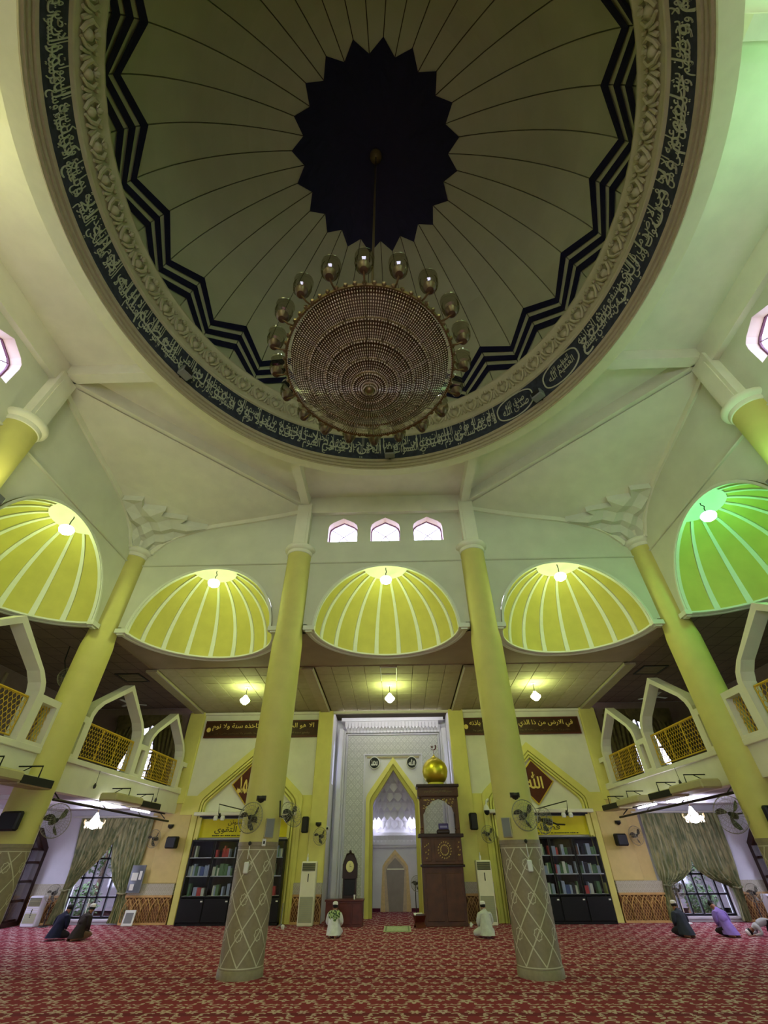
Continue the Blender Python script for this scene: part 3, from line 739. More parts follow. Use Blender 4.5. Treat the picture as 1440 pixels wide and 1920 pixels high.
def win_unit(n, s, o, rows, cols, panes_dark=False):
    root = thing('window_%d' % n, kind='structure'); c = 9.03; cz = (min(v for u, v in o)+max(v for u, v in o))/2
    O = [(s*u, v) for u, v in o]; I = [(s*(c+(u-c)*.94), cz+(v-cz)*.95) for u, v in o]
    MB().poly(O, [I], FRONT, YW+.10, YW+.16).build('window_frame', FRAMEB, root)
    MB().poly(I, [], FRONT, YW+.125, YW+.131).build('pane', GLASS, root)
    zt = lambda u: 1.35+(.35/.35)*0+min(.68, max(0, (.92-abs(u-c))*.78)) if n in (10, 11) else 4.95+min(.48, max(0, (.8-abs(u-c))*.62))
    x0, x1 = min(u for u, v in o), max(u for u, v in o); z0 = min(v for u, v in o)
    for u in cols: MB().box(s*u-.022, s*u+.022, YW+.09, YW+.17, z0, zt(u)).build('glazing_bar', FRAMEB, root)
    for v in rows: MB().box(min(s*x0, s*x1)+.02, max(s*x0, s*x1)-.02, YW+.09, YW+.17, v-.022, v+.022).build('glazing_bar', FRAMEB, root)
    MB().box(min(s*x0, s*x1)-.05, max(s*x0, s*x1)+.05, YW-.06, YW+.3, z0-.05, z0).build('window_sill', COOLW, root)
    return root
for i, s in enumerate((-1, 1)):
    win_unit(10+i, s, low, (.59, 1.04, 1.50), (8.42, 8.72, 9.03, 9.34, 9.64))
    r_ = win_unit(12+i, s, up, (3.9, 4.45, 4.95), (8.65, 9.03, 9.43))
    g = MB()      # leaded lattice of the upper window
    for k in range(-6, 8):
        for d in (-1, 1):
            p = []
            for t in range(9):
                z = 3.4+1.9*t/8; x = 9.03+k*.26+d*(z-4.3)*.55
                if 8.3 < x < 9.8: p.append((s*x, YW+.12, z))
            if len(p) > 1: g.tube(p, .008, 4)
    g.build('lattice', FRAMEP, r_)
# beige painted patch beside the pilasters and yellow field around the arches
for s in (-1, 1):
    nm = 'left' if s < 0 else 'right'; S = lambda a, b: (min(s*a, s*b), max(s*a, s*b))
    root = thing('wall_cladding_'+nm, kind='structure')
    a, b = S(7.5, 7.92); MB().box(a, b, YW-.02, YW, .9, 2.66).build('painted_strip', TAN, root)
    a, b = S(2.13, 2.67); MB().bbox(a, b, YW-.14, YW+.02, .88, ceil_z(YW), .02).build('pilaster', YELW, root)
    a, b = S(6.95, 7.52); MB().bbox(a, b, YW-.14, YW+.02, 2.9, ceil_z(YW), .02).build('pilaster', YELW, root)
    a, b = S(6.6, 7.52); MB().bbox(a, b, YW-.10, YW+.02, .9, 2.95, .02).build('painted_panel', TAN, root)
    # mauve-brown paint on the gallery level walls
    a, b = S(7.53, XO-.01); MB().poly([(a, 3.13), (b, 3.13), (b, ZS-.03), (a, ZS-.03)], [[(s*u, v) for u, v in up]], FRONT, YW-.02, YW).build('painted_panel', MAUVE, root)
    MB().poly([(YB-.3, 3.13), (YW-.03, 3.13), (YW-.03, ZS-.03), (YB-.3, ZS-.03)], [], SIDE, s*(XO-.02), s*(XO-.001)).build('painted_panel', MAUVE, root)
    # yellow below the haunches, plaster above
    zc = lambda x: 3.07
    a, b = S(2.6, 3.1); MB().box(a, b, YW-.06, YW, .0, 3.12).build('painted_panel', YELW, root)
    a, b = S(6.5, 7.0); MB().box(a, b, YW-.12, YW, 2.6, 3.12).build('painted_panel', YELW, root)
    a, b = S(2.6, 7.0); MB().box(a, b, YW-.03, YW, 1.9, ceil_z(YW)).build('plaster_field', WHITE, root)
    # pointed arch of four stepped mouldings on fluted legs
    c = s*4.785
    def chev(w_, zb, za): return [(-w_, 0), (-w_, zb-.12), (-w_+.03, zb), (-w_+.12, zb+.10), (0, za), (w_-.12, zb+.10), (w_-.03, zb), (w_, zb-.12), (w_, 0)]
    steps = [(1.80, 3.12, 4.62, .10), (1.69, 3.05, 4.46, .12), (1.61, 3.00, 4.36, .10), (1.57, 2.98, 4.31, .135), (1.52, 2.95, 4.24, .11), (1.48, 2.93, 4.19, .15)]
    for k in range(0, 6):
        w0, zb0, za0, d = steps[k]; w1, zb1, za1 = steps[k+1][:3] if k < 5 else (1.44, 2.91, 4.14)
        if k in (2, 4): continue
        o = chev(w0, zb0, za0); i_ = chev(w1, zb1, za1)
        MB().poly([(c+u, v) for u, v in o]+[(c+u, v) for u, v in reversed(i_)], [], FRONT, YW-d-.03, YW).build('arch_moulding', YELW, root)
    o = chev(1.78, 3.1, 4.6); i_ = chev(1.46, 2.92, 4.16)
    MB().poly([(c+u, v) for u, v in o]+[(c+u, v) for u, v in reversed(i_)], [], FRONT, YW-.085, YW).build('arch_backing', YELP, root)
    # ledge across the arch
    MB().bbox(c-1.66, c+1.66, YW-.36, YW, 2.56, 2.66, .015).build('ledge', WHITE, root)
    MB().box(c-1.5, c+1.5, YW-.20, YW, 2.50, 2.56).build('ledge_painted_shadow', FRAMEB, root)  # dark strip standing in for the shadow beneath the ledge
    MB().box(c-1.5, c-1.42, YW-.22, YW, 1.98, 2.52).box(c+1.42, c+1.5, YW-.22, YW, 1.98, 2.52).build('ledge_bracket', YELW, root)
    # grey patterned tile band and timber arcade wainscot
    for a, b, d in ((2.14, 3.0, .16), (6.62, 8.02, .13), (10.05, XO-.02, .05)):
        a2, b2 = S(a, b)
        MB().box(a2, b2, YW-d-.02, YW, .64, .90).build('tile_band', BANDT, root)
        MB().box(a2, b2, YW-d, YW, .0, .64).build('wainscot_back', WOODB, root)
        mb = MB(); MBx = MB(); w_ = .30; n = max(1, round((b-a)/w_)); w_ = (b-a)/n
        yf = YW-d-.03
        for k in range(n+1):
            x = min(a2, b2)+k*w_
            for sg in (-1, 1):
                pts = [(x, 0, .02), (x, 0, .30), (x+sg*w_*.12, 0, .42), (x+sg*w_*.5, 0, .57)]
                pts = [(min(max(p[0], a2), b2), yf, p[2]) for p in pts]
                if abs(pts[0][0]-pts[-1][0]) > .02: mb.tube(pts, .016, 4)
                p2 = [(x+sg*w_*.0, yf+.005, .60), (x+sg*w_*.3, yf+.005, .52), (x+sg*w_*.5, yf+.005, .40)]
                p2 = [(min(max(p[0], a2), b2), p[1], p[2]) for p in p2]
                if abs(p2[0][0]-p2[-1][0]) > .02: mb.tube(p2, .012, 4)
        mb.box(a2, b2, yf-.01, yf+.03, .59, .64); mb.box(a2, b2, yf-.01, yf+.03, .0, .05)
        mb.build('wainscot_arcade', WOODL, root)
        L = MB()
        nn = int((b-a)/.075)
        for k in range(-8, nn+1):
            for d2 in (-1, 1):
                p = []
                for t in range(8):
                    z = .05+.5*t/7; x = a2+k*.075+(z if d2 > 0 else .6-z)*.6
                    if a2 < x < b2: p.append((x, yf+.02, z))
                if len(p) > 1: L.tube(p, .006, 3, caps=False)
        L.build('wainscot_lattice', WOODL, root)
    # skirting strip
    # outer side wall with deep wooden window frame
    xs = s*XO
    st(MB().poly([(YB-.6, 0), (YW, 0), (YW, ZS+.1), (YB-.6, ZS+.1)], [[(14.6, .15), (16.4, .15), (16.4, 1.7), (16.2, 2.05), (15.5, 2.25), (14.8, 2.05), (14.6, 1.7)], [(9.0, .6), (12.2, .6), (12.2, 1.9), (9.0, 1.9)]],
              SIDE, xs, xs+s*.3).build('wall_'+nm, COOLW))
    wn = thing('door_%d' % (1 if s < 0 else 2), kind='structure')
    fr = [(14.6, 0), (16.9, 0), (16.9, 1.78), (16.3, 2.26), (15.2, 2.26), (14.6, 1.78)]; hi = [(14.75, .1), (16.75, .1), (16.75, 1.70), (16.2, 2.1), (15.3, 2.1), (14.75, 1.70)]
    MB().poly(fr, [hi], SIDE, s*(XO-.42), s*(XO-.05)).build('door_frame', WOODD, wn)
    for z in (.12, .55, .98, 1.42, 1.74): MB().box(min(s*(XO-.36), s*(XO-.30)), max(s*(XO-.36), s*(XO-.30)), 14.75, 16.75, z-.03, z+.03).build('rail', WOODD, wn)
    for y in (15.25, 15.75, 16.25): MB().box(min(s*(XO-.36), s*(XO-.30)), max(s*(XO-.36), s*(XO-.30)), y-.025, y+.025, .1, 2.1).build('mullion', WOODD, wn)
    MB().box(min(s*(XO-.335), s*(XO-.325)), max(s*(XO-.335), s*(XO-.325)), 14.75, 16.75, .1, 2.1).build('pane', GLASS, wn)
    MB().poly([(9.0, .6), (12.2, .6), (12.2, 1.9), (9.0, 1.9)], [], SIDE, s*(XO+.1), s*(XO+.11)).build('glazing', GLASS, wn)

    # ---- gallery: slab, parapet, arcade
    gl = thing('gallery_'+nm, kind='structure')
    X0 = s*BX
    MB().box(min(X0+s*.252, xs), max(X0+s*.252, xs), YB-.3, YW, 2.74, 3.12).build('floor_slab', COOLW, gl)
    MB().box(min(X0, X0+s*.25), max(X0, X0+s*.25), YB-.3, YW-.02, 2.63, 3.20).build('parapet', WHITE, gl)
    MB().bbox(min(X0-s*.05, X0+s*.02), max(X0-s*.05, X0+s*.02), YB-.3, YW-.02, 3.17, 3.28, .01).build('ledge', WHITE, gl)
    for y in (12.4, 14.8): MB().box(min(X0+s*.252, xs), max(X0+s*.252, xs), y-.12, y+.12, 2.64, 2.745).build('ceiling_beam', COOLW, gl)
    d0, d1 = X0-s*.04, X0+s*.24
    def pointed(c, h, zb, zs_, za): return [(c-h, zb), (c-h, zs_), (c-h*.94, zs_+.16), (c-h*.80, zs_+.34), (c, za), (c+h*.80, zs_+.34), (c+h*.94, zs_+.16), (c+h, zs_), (c+h, zb)]
    for c, h in ((12.1, 1.17), (15.15, 1.12), (CY+4.77+.05, 1.2), (CY, 1.2), (CY-4.77, 1.2)):
        Z = dict(zb=3.28, zs_=4.18, za=5.11)
        o = pointed(c, h+.17, 3.28, 4.22, 5.28); i_ = pointed(c, h+.03, 3.28, 4.18, 5.12)
        MB().poly(o+i_[::-1], [], SIDE, d0, d1).build('arch', WHITE, gl)
        rl = MB(); y0, y1 = c-h+.02, c+h-.02; xr = X0+s*.10; z0, z1 = 3.36, 4.06
        rl.tube([(xr, y0, z1), (xr, y1, z1)], .022, 6); rl.tube([(xr, y0, z0), (xr, y1, z0)], .016, 6)
        for k in range(4): yy = y0+(y1-y0)*k/3; rl.tube([(xr, yy, z0), (xr, yy, z1)], .014, 6)
        ro = rl.build('railing', GOLDP, gl)
        lt = MB(); cw = (y1-y0)/21; chh = .0875; ny = int((z1-z0)/chh)
        for j in range(ny+1):
            for k in range(22):
                yy = y0+cw*(k+(.5 if j % 2 else 0)); zz = z0+chh*j
                if yy > y1+.01: continue
                def P(a, b): return (xr, min(max(a, y0), y1), min(max(b, z0), z1))
                A = P(yy, zz); Bp = P(yy, zz+chh*.38); C1 = P(yy-cw/2, zz+chh); C2 = P(yy+cw/2, zz+chh)
                if Bp[2] > A[2]+.01: lt.tube([A, Bp], .0075, 3, caps=False)
                for C_ in (C1, C2):
                    if C_[2] > Bp[2]+.01 and abs(C_[1]-Bp[1]) > .01: lt.tube([Bp, C_], .0075, 3, caps=False)
        lt.build('railing_lattice', GOLDP, ro)
    def small(y0, y1, zt):      # little framed opening between arches
        o = [(y0, 3.28), (y1, 3.28), (y1, zt), (y0, zt)]; i_ = [(y0+.09, 3.34), (y1-.09, 3.34), (y1-.09, zt-.13), (y0+.09, zt-.13)]
        MB().poly(o, [i_], SIDE, d0-s*.0, d1).build('small_frame', WHITE, gl)
        lt = MB(); xr = X0+s*.10; n = max(3, int((y1-y0)/.085))
        for k in range(-8, n+8):
            for d in (-1, 1):
                p = []
                for t in range(40):
                    z = 3.34+(zt-.13-3.34)*t/39; y = y0+.09+k*.085+d*(z-3.34)*.62
                    if y0+.08 < y < y1-.08: p.append((xr, y, z))
                if len(p) > 1: lt.tube([p[0], p[-1]], .009, 4, caps=False)
        if lt.v: lt.build('small_lattice', GOLDP, gl)
    for a, b, zt in ((10.36, 10.76, 4.12), (13.44, 13.86, 4.06), (16.44, 16.97, 4.07), (9.02, 9.66, 4.16), (5.64, 6.28, 4.16), (4.20, 4.9, 4.16)): small(a, b, zt)
    for i in range(3): MB().box(min(xs-s*.06, xs-s*.01), max(xs-s*.06, xs-s*.01), 8.4+2*i, 8.5+2*i, 3.2, 5.8).build('wall_batten', SOFF, gl)
    # suspended rail with white tubes below the gallery edge
    xr = s*(BX-.12)
    rt = thing('suspended_track', 'dark suspended cable track with white light tubes under the %s gallery edge' % nm, 'light fixture')
    mb = MB(); mb.tube([(xr-s*.02, 10.5, 2.47), (xr, 16.3, 2.40)], .028, 6)
    mb.tube([(xr+s*.22, 10.6, 2.66), (xr+s*.22, 16.4, 2.60)], .022, 6)
    for y in (10.8, 12.6, 14.4, 16.0): mb.tube([(xr, y, 2.45), (xr+s*.22, y, 2.62), (xr+s*.36, y, 2.64)], .014, 5)
    mb.build('track', DGREY, rt)
    for y in (12.3, 14.0): 
        MB().tube([(xr+s*.10, y, 2.56), (xr+s*.10, y+1.1, 2.55)], .022, 8).build('tube', E_TUBE, rt)
st(MB().poly([(-XO-.3, 0), (XO+.3, 0), (XO+.3, ZS+.1), (-XO-.3, ZS+.1)], [[(-3, .1), (3, .1), (3, 2.6), (-3, 2.6)]], FRONT, YB-.3, YB-.6).build('wall_back', COOLW))

# ================================================================== PORTAL AND MIHRAB
YP = 18.25; PX = .05
po = thing('portal', kind='structure')
for s in (-1, 1):
    MB().poly([(YW+.3, 0), (YP+.3, 0), (YP+.3, 5.9), (YW+.3, 5.9)], [[(17.5, 3.5), (17.86, 3.5), (17.86, 4.75), (17.68, 5.0), (17.5, 4.75)]], SIDE, s*2.13, s*2.43).build('portal_reveal', COOLW, po)
    MB().poly([(17.48, 3.48), (17.88, 3.48), (17.88, 4.78), (17.68, 5.03), (17.48, 4.78)], [], SIDE, s*2.33, s*2.34).build('side_light_pane', GLASS, po)
    MB().bbox(PX+s*1.98-.10, PX+s*1.98+.10, YP-.34, YP-.14, 0, 5.35, .04).build('corner_shaft', COOLW, po)
ms = lambda w_, zb, za: [(-w_, 0), (-w_, zb), (-w_+.05, zb+.12), (-w_+.16, zb+.26), (0, za), (w_-.16, zb+.26), (w_-.05, zb+.12), (w_, zb)]+[(w_, 0)]
hole = [(PX+u, v) for u, v in ms(.96, 3.05, 4.32)]
def wall_with_arch(x0, x1, z1): return [(x0, 0)]+hole+[(x1, 0), (x1, z1), (x0, z1)]
MB().poly(wall_with_arch(-2.2, 2.3, 5.9), [], FRONT, YP, YP+.25).build('portal_wall', COOLW, po)
U = lambda w_, t, z: [(PX-w_, 0), (PX-w_, z), (PX+w_, z), (PX+w_, 0), (PX+w_-t, 0), (PX+w_-t, z-t), (PX-w_+t, z-t), (PX-w_+t, 0)]
MB().poly(U(1.88, .06, 5.30), [], FRONT, YP-.12, YP).build('frame_moulding', COOLW, po)
MB().poly(U(1.78, .03, 5.20), [], FRONT, YP-.08, YP).build('frame_moulding', COOLW, po)
MB().poly(U(1.72, .62, 5.14), [], FRONT, YP-.03, YP).build('relief_panel', RELIEF, po)
MB().poly(U(1.10, .04, 4.52), [], FRONT, YP-.06, YP).build('frame_moulding', COOLW, po)
MB().box(PX-.98, PX+.98, YP-.05, YP, 4.38, 4.43).build('frame_moulding', WOODD if False else MOULD, po)
# added fill tube brightening the portal, hidden under the ceiling behind the cornice strip
MB().tube([(-1.9, YW+.12, ceil_z(YW)-.03), (1.9, YW+.12, ceil_z(YW)-.03)], .014, 6).build('fill_tube', emis('fill_tube_glow', (.92, .90, .96), 22), po)
# stalactite cornice
MB().box(PX-1.98, PX+1.98, YP-.36, YP, 5.60, 5.72).build('cornice', COOLW, po)
sm = MB(); sm.add([(-.055, -.04, .0), (.055, -.04, .0), (.055, .04, .0), (-.055, .04, .0), (-.065, -.10, .17), (.065, -.10, .17), (.065, .06, .17), (-.065, .06, .17), (0, -.06, -.09)], [(4, 5, 6, 7), (0, 1, 5, 4), (1, 2, 6, 5), (2, 3, 7, 6), (3, 0, 4, 7), (0, 8, 1), (1, 8, 2), (2, 8, 3), (3, 8, 0)])
smm = sm.mesh('stalactite', COOLW)
for row, (z, y, n) in enumerate(((5.43, YP-.22, 28), (5.30, YP-.10, 28))):
    for k in range(n): o = obj('stalactite', smm, po); o.location = (PX-1.82+3.64*(k+.5*(row % 2)+.25)/n, y, z)
MB().poly([(PX+u, v) for u, v in ms(.99, 3.12, 4.40)]+[(PX+u, v) for u, v in reversed(ms(.86, 3.02, 4.18))], [], FRONT, YP-.13, YP+.02).build('arch_moulding', YELW, po)
MB().poly([(PX+u, v) for u, v in ms(.86, 3.02, 4.18)]+[(PX+u, v) for u, v in reversed(ms(.75, 2.94, 4.0))], [], FRONT, YP-.06, YP+.30).build('arch_moulding', YELP, po)
# niche behind
YN = 20.3
mb = MB(); s_ = [(PX+u, v) for u, v in ms(.95, 3.05, 4.30)]
mb.strip([(x, YP+.2, z) for x, z in s_], [(PX+(x-PX)*.87, YN, z*.98) for x, z in s_]); mb.build('niche_lining', COOLW, po)
MB().box(PX-1.1, PX+1.1, YN, YN+.1, 0, 4.5).build('niche_wall', COOLW, po)
MB().box(PX-.82, PX+.82, YN-.22, YN, 2.10, 2.20).box(PX-.82, PX+.82, YN-.16, YN, 1.84, 2.10).box(PX-.82, PX+.82, YN-.10, YN, 1.76, 1.84).build('niche_cornice', COOLW, po)
for k in range(12): o = obj('stalactite', smm, po); o.location = (PX-.77+.14*k, YN-.14, 1.98); o.scale = (1, 1, .8)
MB().box(PX-.95, PX+.95, YP+.2, YN, 0, .10).build('niche_plinth', mat('plinth_magenta', (110, 30, 62), .8), po) if False else None
for s in (-1, 1): MB().box(min(PX+s*.55, PX+s*.84), max(PX+s*.55, PX+s*.84), YN-.05, YN, 0, .09).build('skirting', mat('skirting_magenta', (96, 28, 60), .8), po)
# muqarnas hood: tiers of little pointed cells closing towards the crown
for t in range(6):
    z = 2.45+.27*t; rr = .80*(1-(t/6.2)**1.8); n = max(3, int(11*(1-t/8)))
    for k in range(n):
        a = PI*(k+.5)/n; cx, cy_ = PX+rr*math.cos(a), YN-.1-(1.5)*(t/6)-.32+.32*math.sin(a)*(1-t/6)
        cx = PX+rr*math.cos(a); wd = PI*rr/n*.50+.02
        c_ = MB().add([(-wd, 0, 0), (wd, 0, 0), (wd*1.1, -.10, .20), (-wd*1.1, -.10, .20), (0, .02, -.16), (0, -.17, .28), (-wd*.5, -.04, .12), (wd*.5, -.04, .12)],
                      [(4, 1, 7), (4, 7, 6), (4, 6, 0), (0, 6, 3), (1, 2, 7), (6, 7, 5), (6, 5, 3), (7, 2, 5)])
        o = c_.build('muqarnas_cell', COOLW, po, fix=False); o.location = (cx, cy_, z); o.rotation_euler.z = (a-PI/2)*.8
# inner archlet on the back wall
ia = lambda w_, zb, za, wb: [(-wb, 0), (-w_, zb), (-w_*.8, zb+.13), (0, za), (w_*.8, zb+.13), (w_, zb), (wb, 0)]
MB().poly([(PX+u, v) for u, v in ia(.47, 1.22, 1.70, .54)]+[(PX+u, v) for u, v in reversed(ia(.40, 1.16, 1.56, .38))], [], FRONT, YN-.06, YN).build('inner_arch', mat('curtain_cream', (214, 188, 140), .8, var=.1, vscale=12), po)
MB().poly([(PX+u, v) for u, v in ia(.40, 1.16, 1.56, .38)]+[(PX+u, v) for u, v in reversed(ia(.34, 1.10, 1.46, .24))], [], FRONT, YN-.035, YN).build('inner_arch', mat('curtain_beige', (196, 176, 150), .8, var=.1, vscale=12), po)
MB().poly([(PX+u, v) for u, v in ia(.34, 1.10, 1.46, .27)], [], FRONT, YN-.02, YN-.001).build('inner_panel', mat('mihrab_grey', (150, 140, 134), .8, var=.06), po)
MB().box(PX-.3, PX+.33, YN-.025, YN-.01, 1.12, 1.16).build('inner_lintel', WHITE, po)
# round medallions
for s, t, lab in ((-1, 'محمد', 'round black medallion with white calligraphy, left of the mihrab arch tip'), (1, '\uFDF2', 'round black medallion with white calligraphy, right of the mihrab arch tip')):
    x, z = PX+s*.70+.0, 4.22
    md = thing('medallion', lab, 'wall sign', (x, YP, z), group='medallions above the mihrab')
    M_ = Matrix.Rotation(PI/2, 4, 'X')
    MB().lathe([(.0001, .10), (.19, .10), (.21, .07), (.21, 0.)], 28).xf(M_).build('medallion_rim', LGREY, md)
    MB().lathe([(.0001, .112), (.175, .112), (.175, .10)], 28).xf(M_).build('medallion_face', BLACK, md)
    text_on(t, 'medallion_lettering', LGREY, (-.12, .12, -.10, .11), lambda u, v, d: (u, -.113-d, v), md, res=2, extrude=.006, bold=.02, arabic=len(t) > 1)
for s in (-1, 1):
    l = thing('mihrab_lamp', 'small bright white lamp in the %s corner of the mihrab hood' % ('left' if s < 0 else 'right'), 'lamp', (PX+s*.64, YN-.32, 2.20), group='lamps in the mihrab hood')
    MB().lathe([(.06, 0), (.05, .02), (.015, .03), (.015, .12)], 12).build('lamp_base', LGREY, l); MB().lathe([(.0001, .12), (.06, .14), (.085, .24), (.06, .34), (.0001, .38)], 12).build('globe', E_MI, l, smooth=True)
# ================================================================== FURNITURE AND FITTINGS
# ---- bookcases
BOOKC = {'red': (150, 54, 44), 'green': (70, 96, 58), 'cream': (190, 182, 136), 'grey': (128, 134, 140), 'blue': (58, 70, 104), 'brown': (96, 66, 44), 'black': (38, 36, 38), 'olive': (142, 138, 66)}
BM = {k: mat('book_'+k, tuple(min(235, int(q*1.35+12)) for q in v), .6, var=.06) for k, v in BOOKC.items()}
def bookcase(cx, side):
    w_, d_ = 2.94, .36; x0 = cx-w_/2; yf = YW-.10-d_; bay = w_/4
    root = thing('bookcase', 'wide black glass-fronted bookcase under the yellow banner on the %s' % side, 'bookcase', (cx, yf, 0)); X = lambda v: v-cx
    P = lambda a, b, c, d, e, f: MB().box(a, b, c, d, e, f)
    f = MB(); f.box(-w_/2, w_/2, d_-.02, d_, 0, 1.93); f.box(-w_/2, -w_/2+.03, 0, d_, 0, 1.93); f.box(w_/2-.03, w_/2, 0, d_, 0, 1.93); f.box(-w_/2, w_/2, 0, d_, 1.90, 1.94); f.box(-w_/2, w_/2, .02, d_, 0, .06)
    f.box(-w_/2, w_/2, 0, d_, .60, .63)
    for k in (1, 2, 3): f.box(-w_/2+bay*k-.012, -w_/2+bay*k+.012, 0.01, d_, 0, 1.92)
    f.build('carcass', BLACK, root)
    for z in (.62, 1.07, 1.50): MB().box(-w_/2+.03, w_/2-.03, .02, d_-.02, z-.012, z+.012).build('shelf', LGREY, root)
    for k in range(4):
        xa = -w_/2+bay*k+.02
        dr = MB().bbox(xa, xa+bay-.04, -.012, .01, .07, .58, .006).build('door', BLACK, root)
        MB().box(xa+bay-.12, xa+bay-.06, -.03, -.012, .50, .53).build('handle', LGREY, dr)
        gd = MB().box(xa, xa+bay-.04, .0, .006, .64, 1.89).build('glass_door', GLASSC, root)
        fr = MB()
        for a, b in ((xa, xa+.018), (xa+bay-.058, xa+bay-.04)): MB().box(a, b, -.008, .008, .64, 1.89).build('door_stile', DGREY, gd)
    for si, z in enumerate((.632, 1.082, 1.512)):
        sh = ('bottom', 'middle', 'top')[si]
        for k in range(4):
            cnt = 0; x = -w_/2+bay*k+.05; xe = -w_/2+bay*(k+1)-.05
            if side == 'left' and si == 2 and k == 0: xe = x+.2
            while x < xe-.05:
                bw = random.choice((.035, .045, .06, .09, .12)); h = random.uniform(.17, .28); dd = random.uniform(.16, .22)
                if x+bw > xe: break
                c = random.choice(list(BOOKC)) if random.random() > .5 else random.choice(('grey', 'cream', 'green'))
                if random.random() < .12: x += random.uniform(.05, .15)
                if side == 'left' and si == 2 and k == 1 and x < -w_/2+bay+.4: c = 'red'
                cnt += 1
                b = obj('book', MB().bbox(-bw/2, bw/2, 0, dd, 0, h, .006).mesh('book', BM[c]), None,
                        '%s book, %s on the %s shelf in the %s compartment of the %s bookcase' % (c, ('first','second','third','fourth','fifth','sixth','seventh','eighth','ninth','tenth','eleventh','twelfth','thirteenth','fourteenth','fifteenth','sixteenth')[min(cnt, 16)-1], sh, ('first', 'second', 'third', 'fourth')[k], side), 'book', 'books in the %s bookcase' % side)
                b.location = (cx+x+bw/2, yf+.06, z); x += bw+.004
    return root
bookcase(-4.78, 'left'); bookcase(4.80, 'right')
# ---- yellow banners
BAN = mat('banner_yellow', (206, 190, 20), .5, var=.12, vscale=2); BANL = mat('banner_ink', (64, 62, 16), .6)
for s, side, t1, t2 in ((-1, 'left', 'سوسونن', 'مسجد التقوى'), (1, 'right', 'سوسونن', 'فضيلت عليا')):
    c = s*4.785; b = thing('banner', 'yellow cloth banner with dark Arabic writing above the %s bookcase' % side, 'banner', (c, YW-.10, 0), group='yellow banners over the bookcases')
    MB().box(-1.42, 1.42, -.02, .0, 2.0, 2.48).build('cloth', BAN, b); fn = lambda u, v, d: (u, -.022-d, v)
    text_on(t1, 'lettering', BANL, (-.55, .1, 2.30, 2.44), fn, b, extrude=.002); text_on(t2, 'lettering', BANL, (-.95, .55, 2.09, 2.29), fn, b, extrude=.002)
    mb = MB(); x = -1.0
    while x < 1.05:
        q = random.uniform(.03, .07); mb.box(x, x+q, -.024, -.02, 2.035, 2.062); x += q+random.choice((.008, .008, .03))
    mb.build('small_print_line', BANL, b)
# ---- lozenge signs and friezes
for s, t, lab in ((-1, 'محمد', 'brown diamond sign with gold calligraphy, left, half hidden by the left column'), (1, '\uFDF2', 'brown diamond sign with gold calligraphy, right of the right front column')):
    c = s*4.83; L = thing('diamond_sign', lab, 'wall sign', (c, YW-.05, 3.43), group='diamond signs under the arches')
    MB().poly([(0, -.66), (.64, 0), (0, .66), (-.64, 0)], [], FRONT, -.05, .02).build('sign_border', GOLD, L)
    MB().poly([(0, -.61), (.59, 0), (0, .61), (-.59, 0)], [], FRONT, -.06, -.04).build('sign_board', BROWN, L)
    text_on(t, 'lettering', GOLDT, (-.30, .26, -.20, .28) if s > 0 else (-.42, .3, -.26, .26), lambda u, v, d: (u, -.062-d, v), L, extrude=.004, bold=.02, arabic=s < 0)
for s, side in ((-1, 'left'), (1, 'right')):
    c = s*4.72; fz = thing('frieze_board', 'long dark brown board with gold Arabic verse high on the %s wall' % side, 'wall sign', (c, YW-.05, 5.16), group='verse boards under the ceiling')
    MB().bbox(-2.10, 2.10, -.05, .02, -.26, .26, .01).build('board', BROWND, fz)
    U2 = [(-2.12, -.28), (2.12, -.28), (2.12, .28), (-2.12, .28)]; MB().poly(U2, [[(-2.08, -.24), (2.08, -.24), (2.08, .24), (-2.08, .24)]], FRONT, -.065, .0).build('board_frame', BROWN, fz)
    text_on(seg(3 if s < 0 else 17, 9), 'lettering', GOLDT, (-1.85, 1.9, -.06, .19), lambda u, v, d: (u, -.055-d, v), fz, res=1, extrude=.004)
    text_on(seg(22 if s < 0 else 31, 14), 'small_lettering', BRASS, (-1.75, 1.75, -.19, -.11), lambda u, v, d: (u, -.055-d, v), fz, res=1, extrude=.002)
    MB().lathe([(.0001, .06), (.075, .06), (.08, .055)], 12).xf(Matrix.Translation((-1.98, 0, -.02)) @ Matrix.Rotation(PI/2, 4, 'X')).build('rosette', GOLDT, fz)

# ---- curtains
def drape(name, rows, parent, m=CURT, folds=9, amp=.035, y=0., nx=60):
    """rows: list of (z, xl, xr) top to bottom"""
    mb = MB(); R_ = []
    N = 22
    for i in range(N+1):
        t = i/N*(len(rows)-1); k = min(int(t), len(rows)-2); f = t-k; f = f*f*(3-2*f)*.5+f*.5
        z, a, b = [rows[k][q]+(rows[k+1][q]-rows[k][q])*f for q in range(3)]
        sq = min(1., (b-a)/max(.01, rows[0][2]-rows[0][1])); am = amp*(1.6-.6*sq)
        R_.append([(a+(b-a)*j/nx, y+am*math.sin(2*PI*folds*j/nx+.6*math.sin(i*.3))+am*.4*math.sin(2*PI*folds*2.3*j/nx+1), z) for j in range(nx+1)])
    for i in range(N): mb.strip(R_[i], R_[i+1])
    return mb.build(name, m, parent, smooth=True, fix=False)
def tieback(x0, x1, z, parent): MB().tube([(x0, -.07, z+.02), ((x0+x1)/2, -.09, z-.01), (x1, -.07, z+.02)], .022, 6).build('tieback', CURT, parent)
cl_ = thing('curtain', 'green and gold patterned curtain swept to the left of the left ground-floor window', 'curtain', (0, YW-.16, 0), group='curtains of the ground-floor windows')
drape('drape', [(2.53, -10.2, -8.62), (2.1, -10.15, -8.78), (1.5, -10.05, -9.15), (1.0, -10.0, -9.62), (.76, -10.0, -9.78), (.4, -10.08, -9.76), (.03, -10.15, -9.7)], cl_); tieback(-10.03, -9.76, .76, cl_)
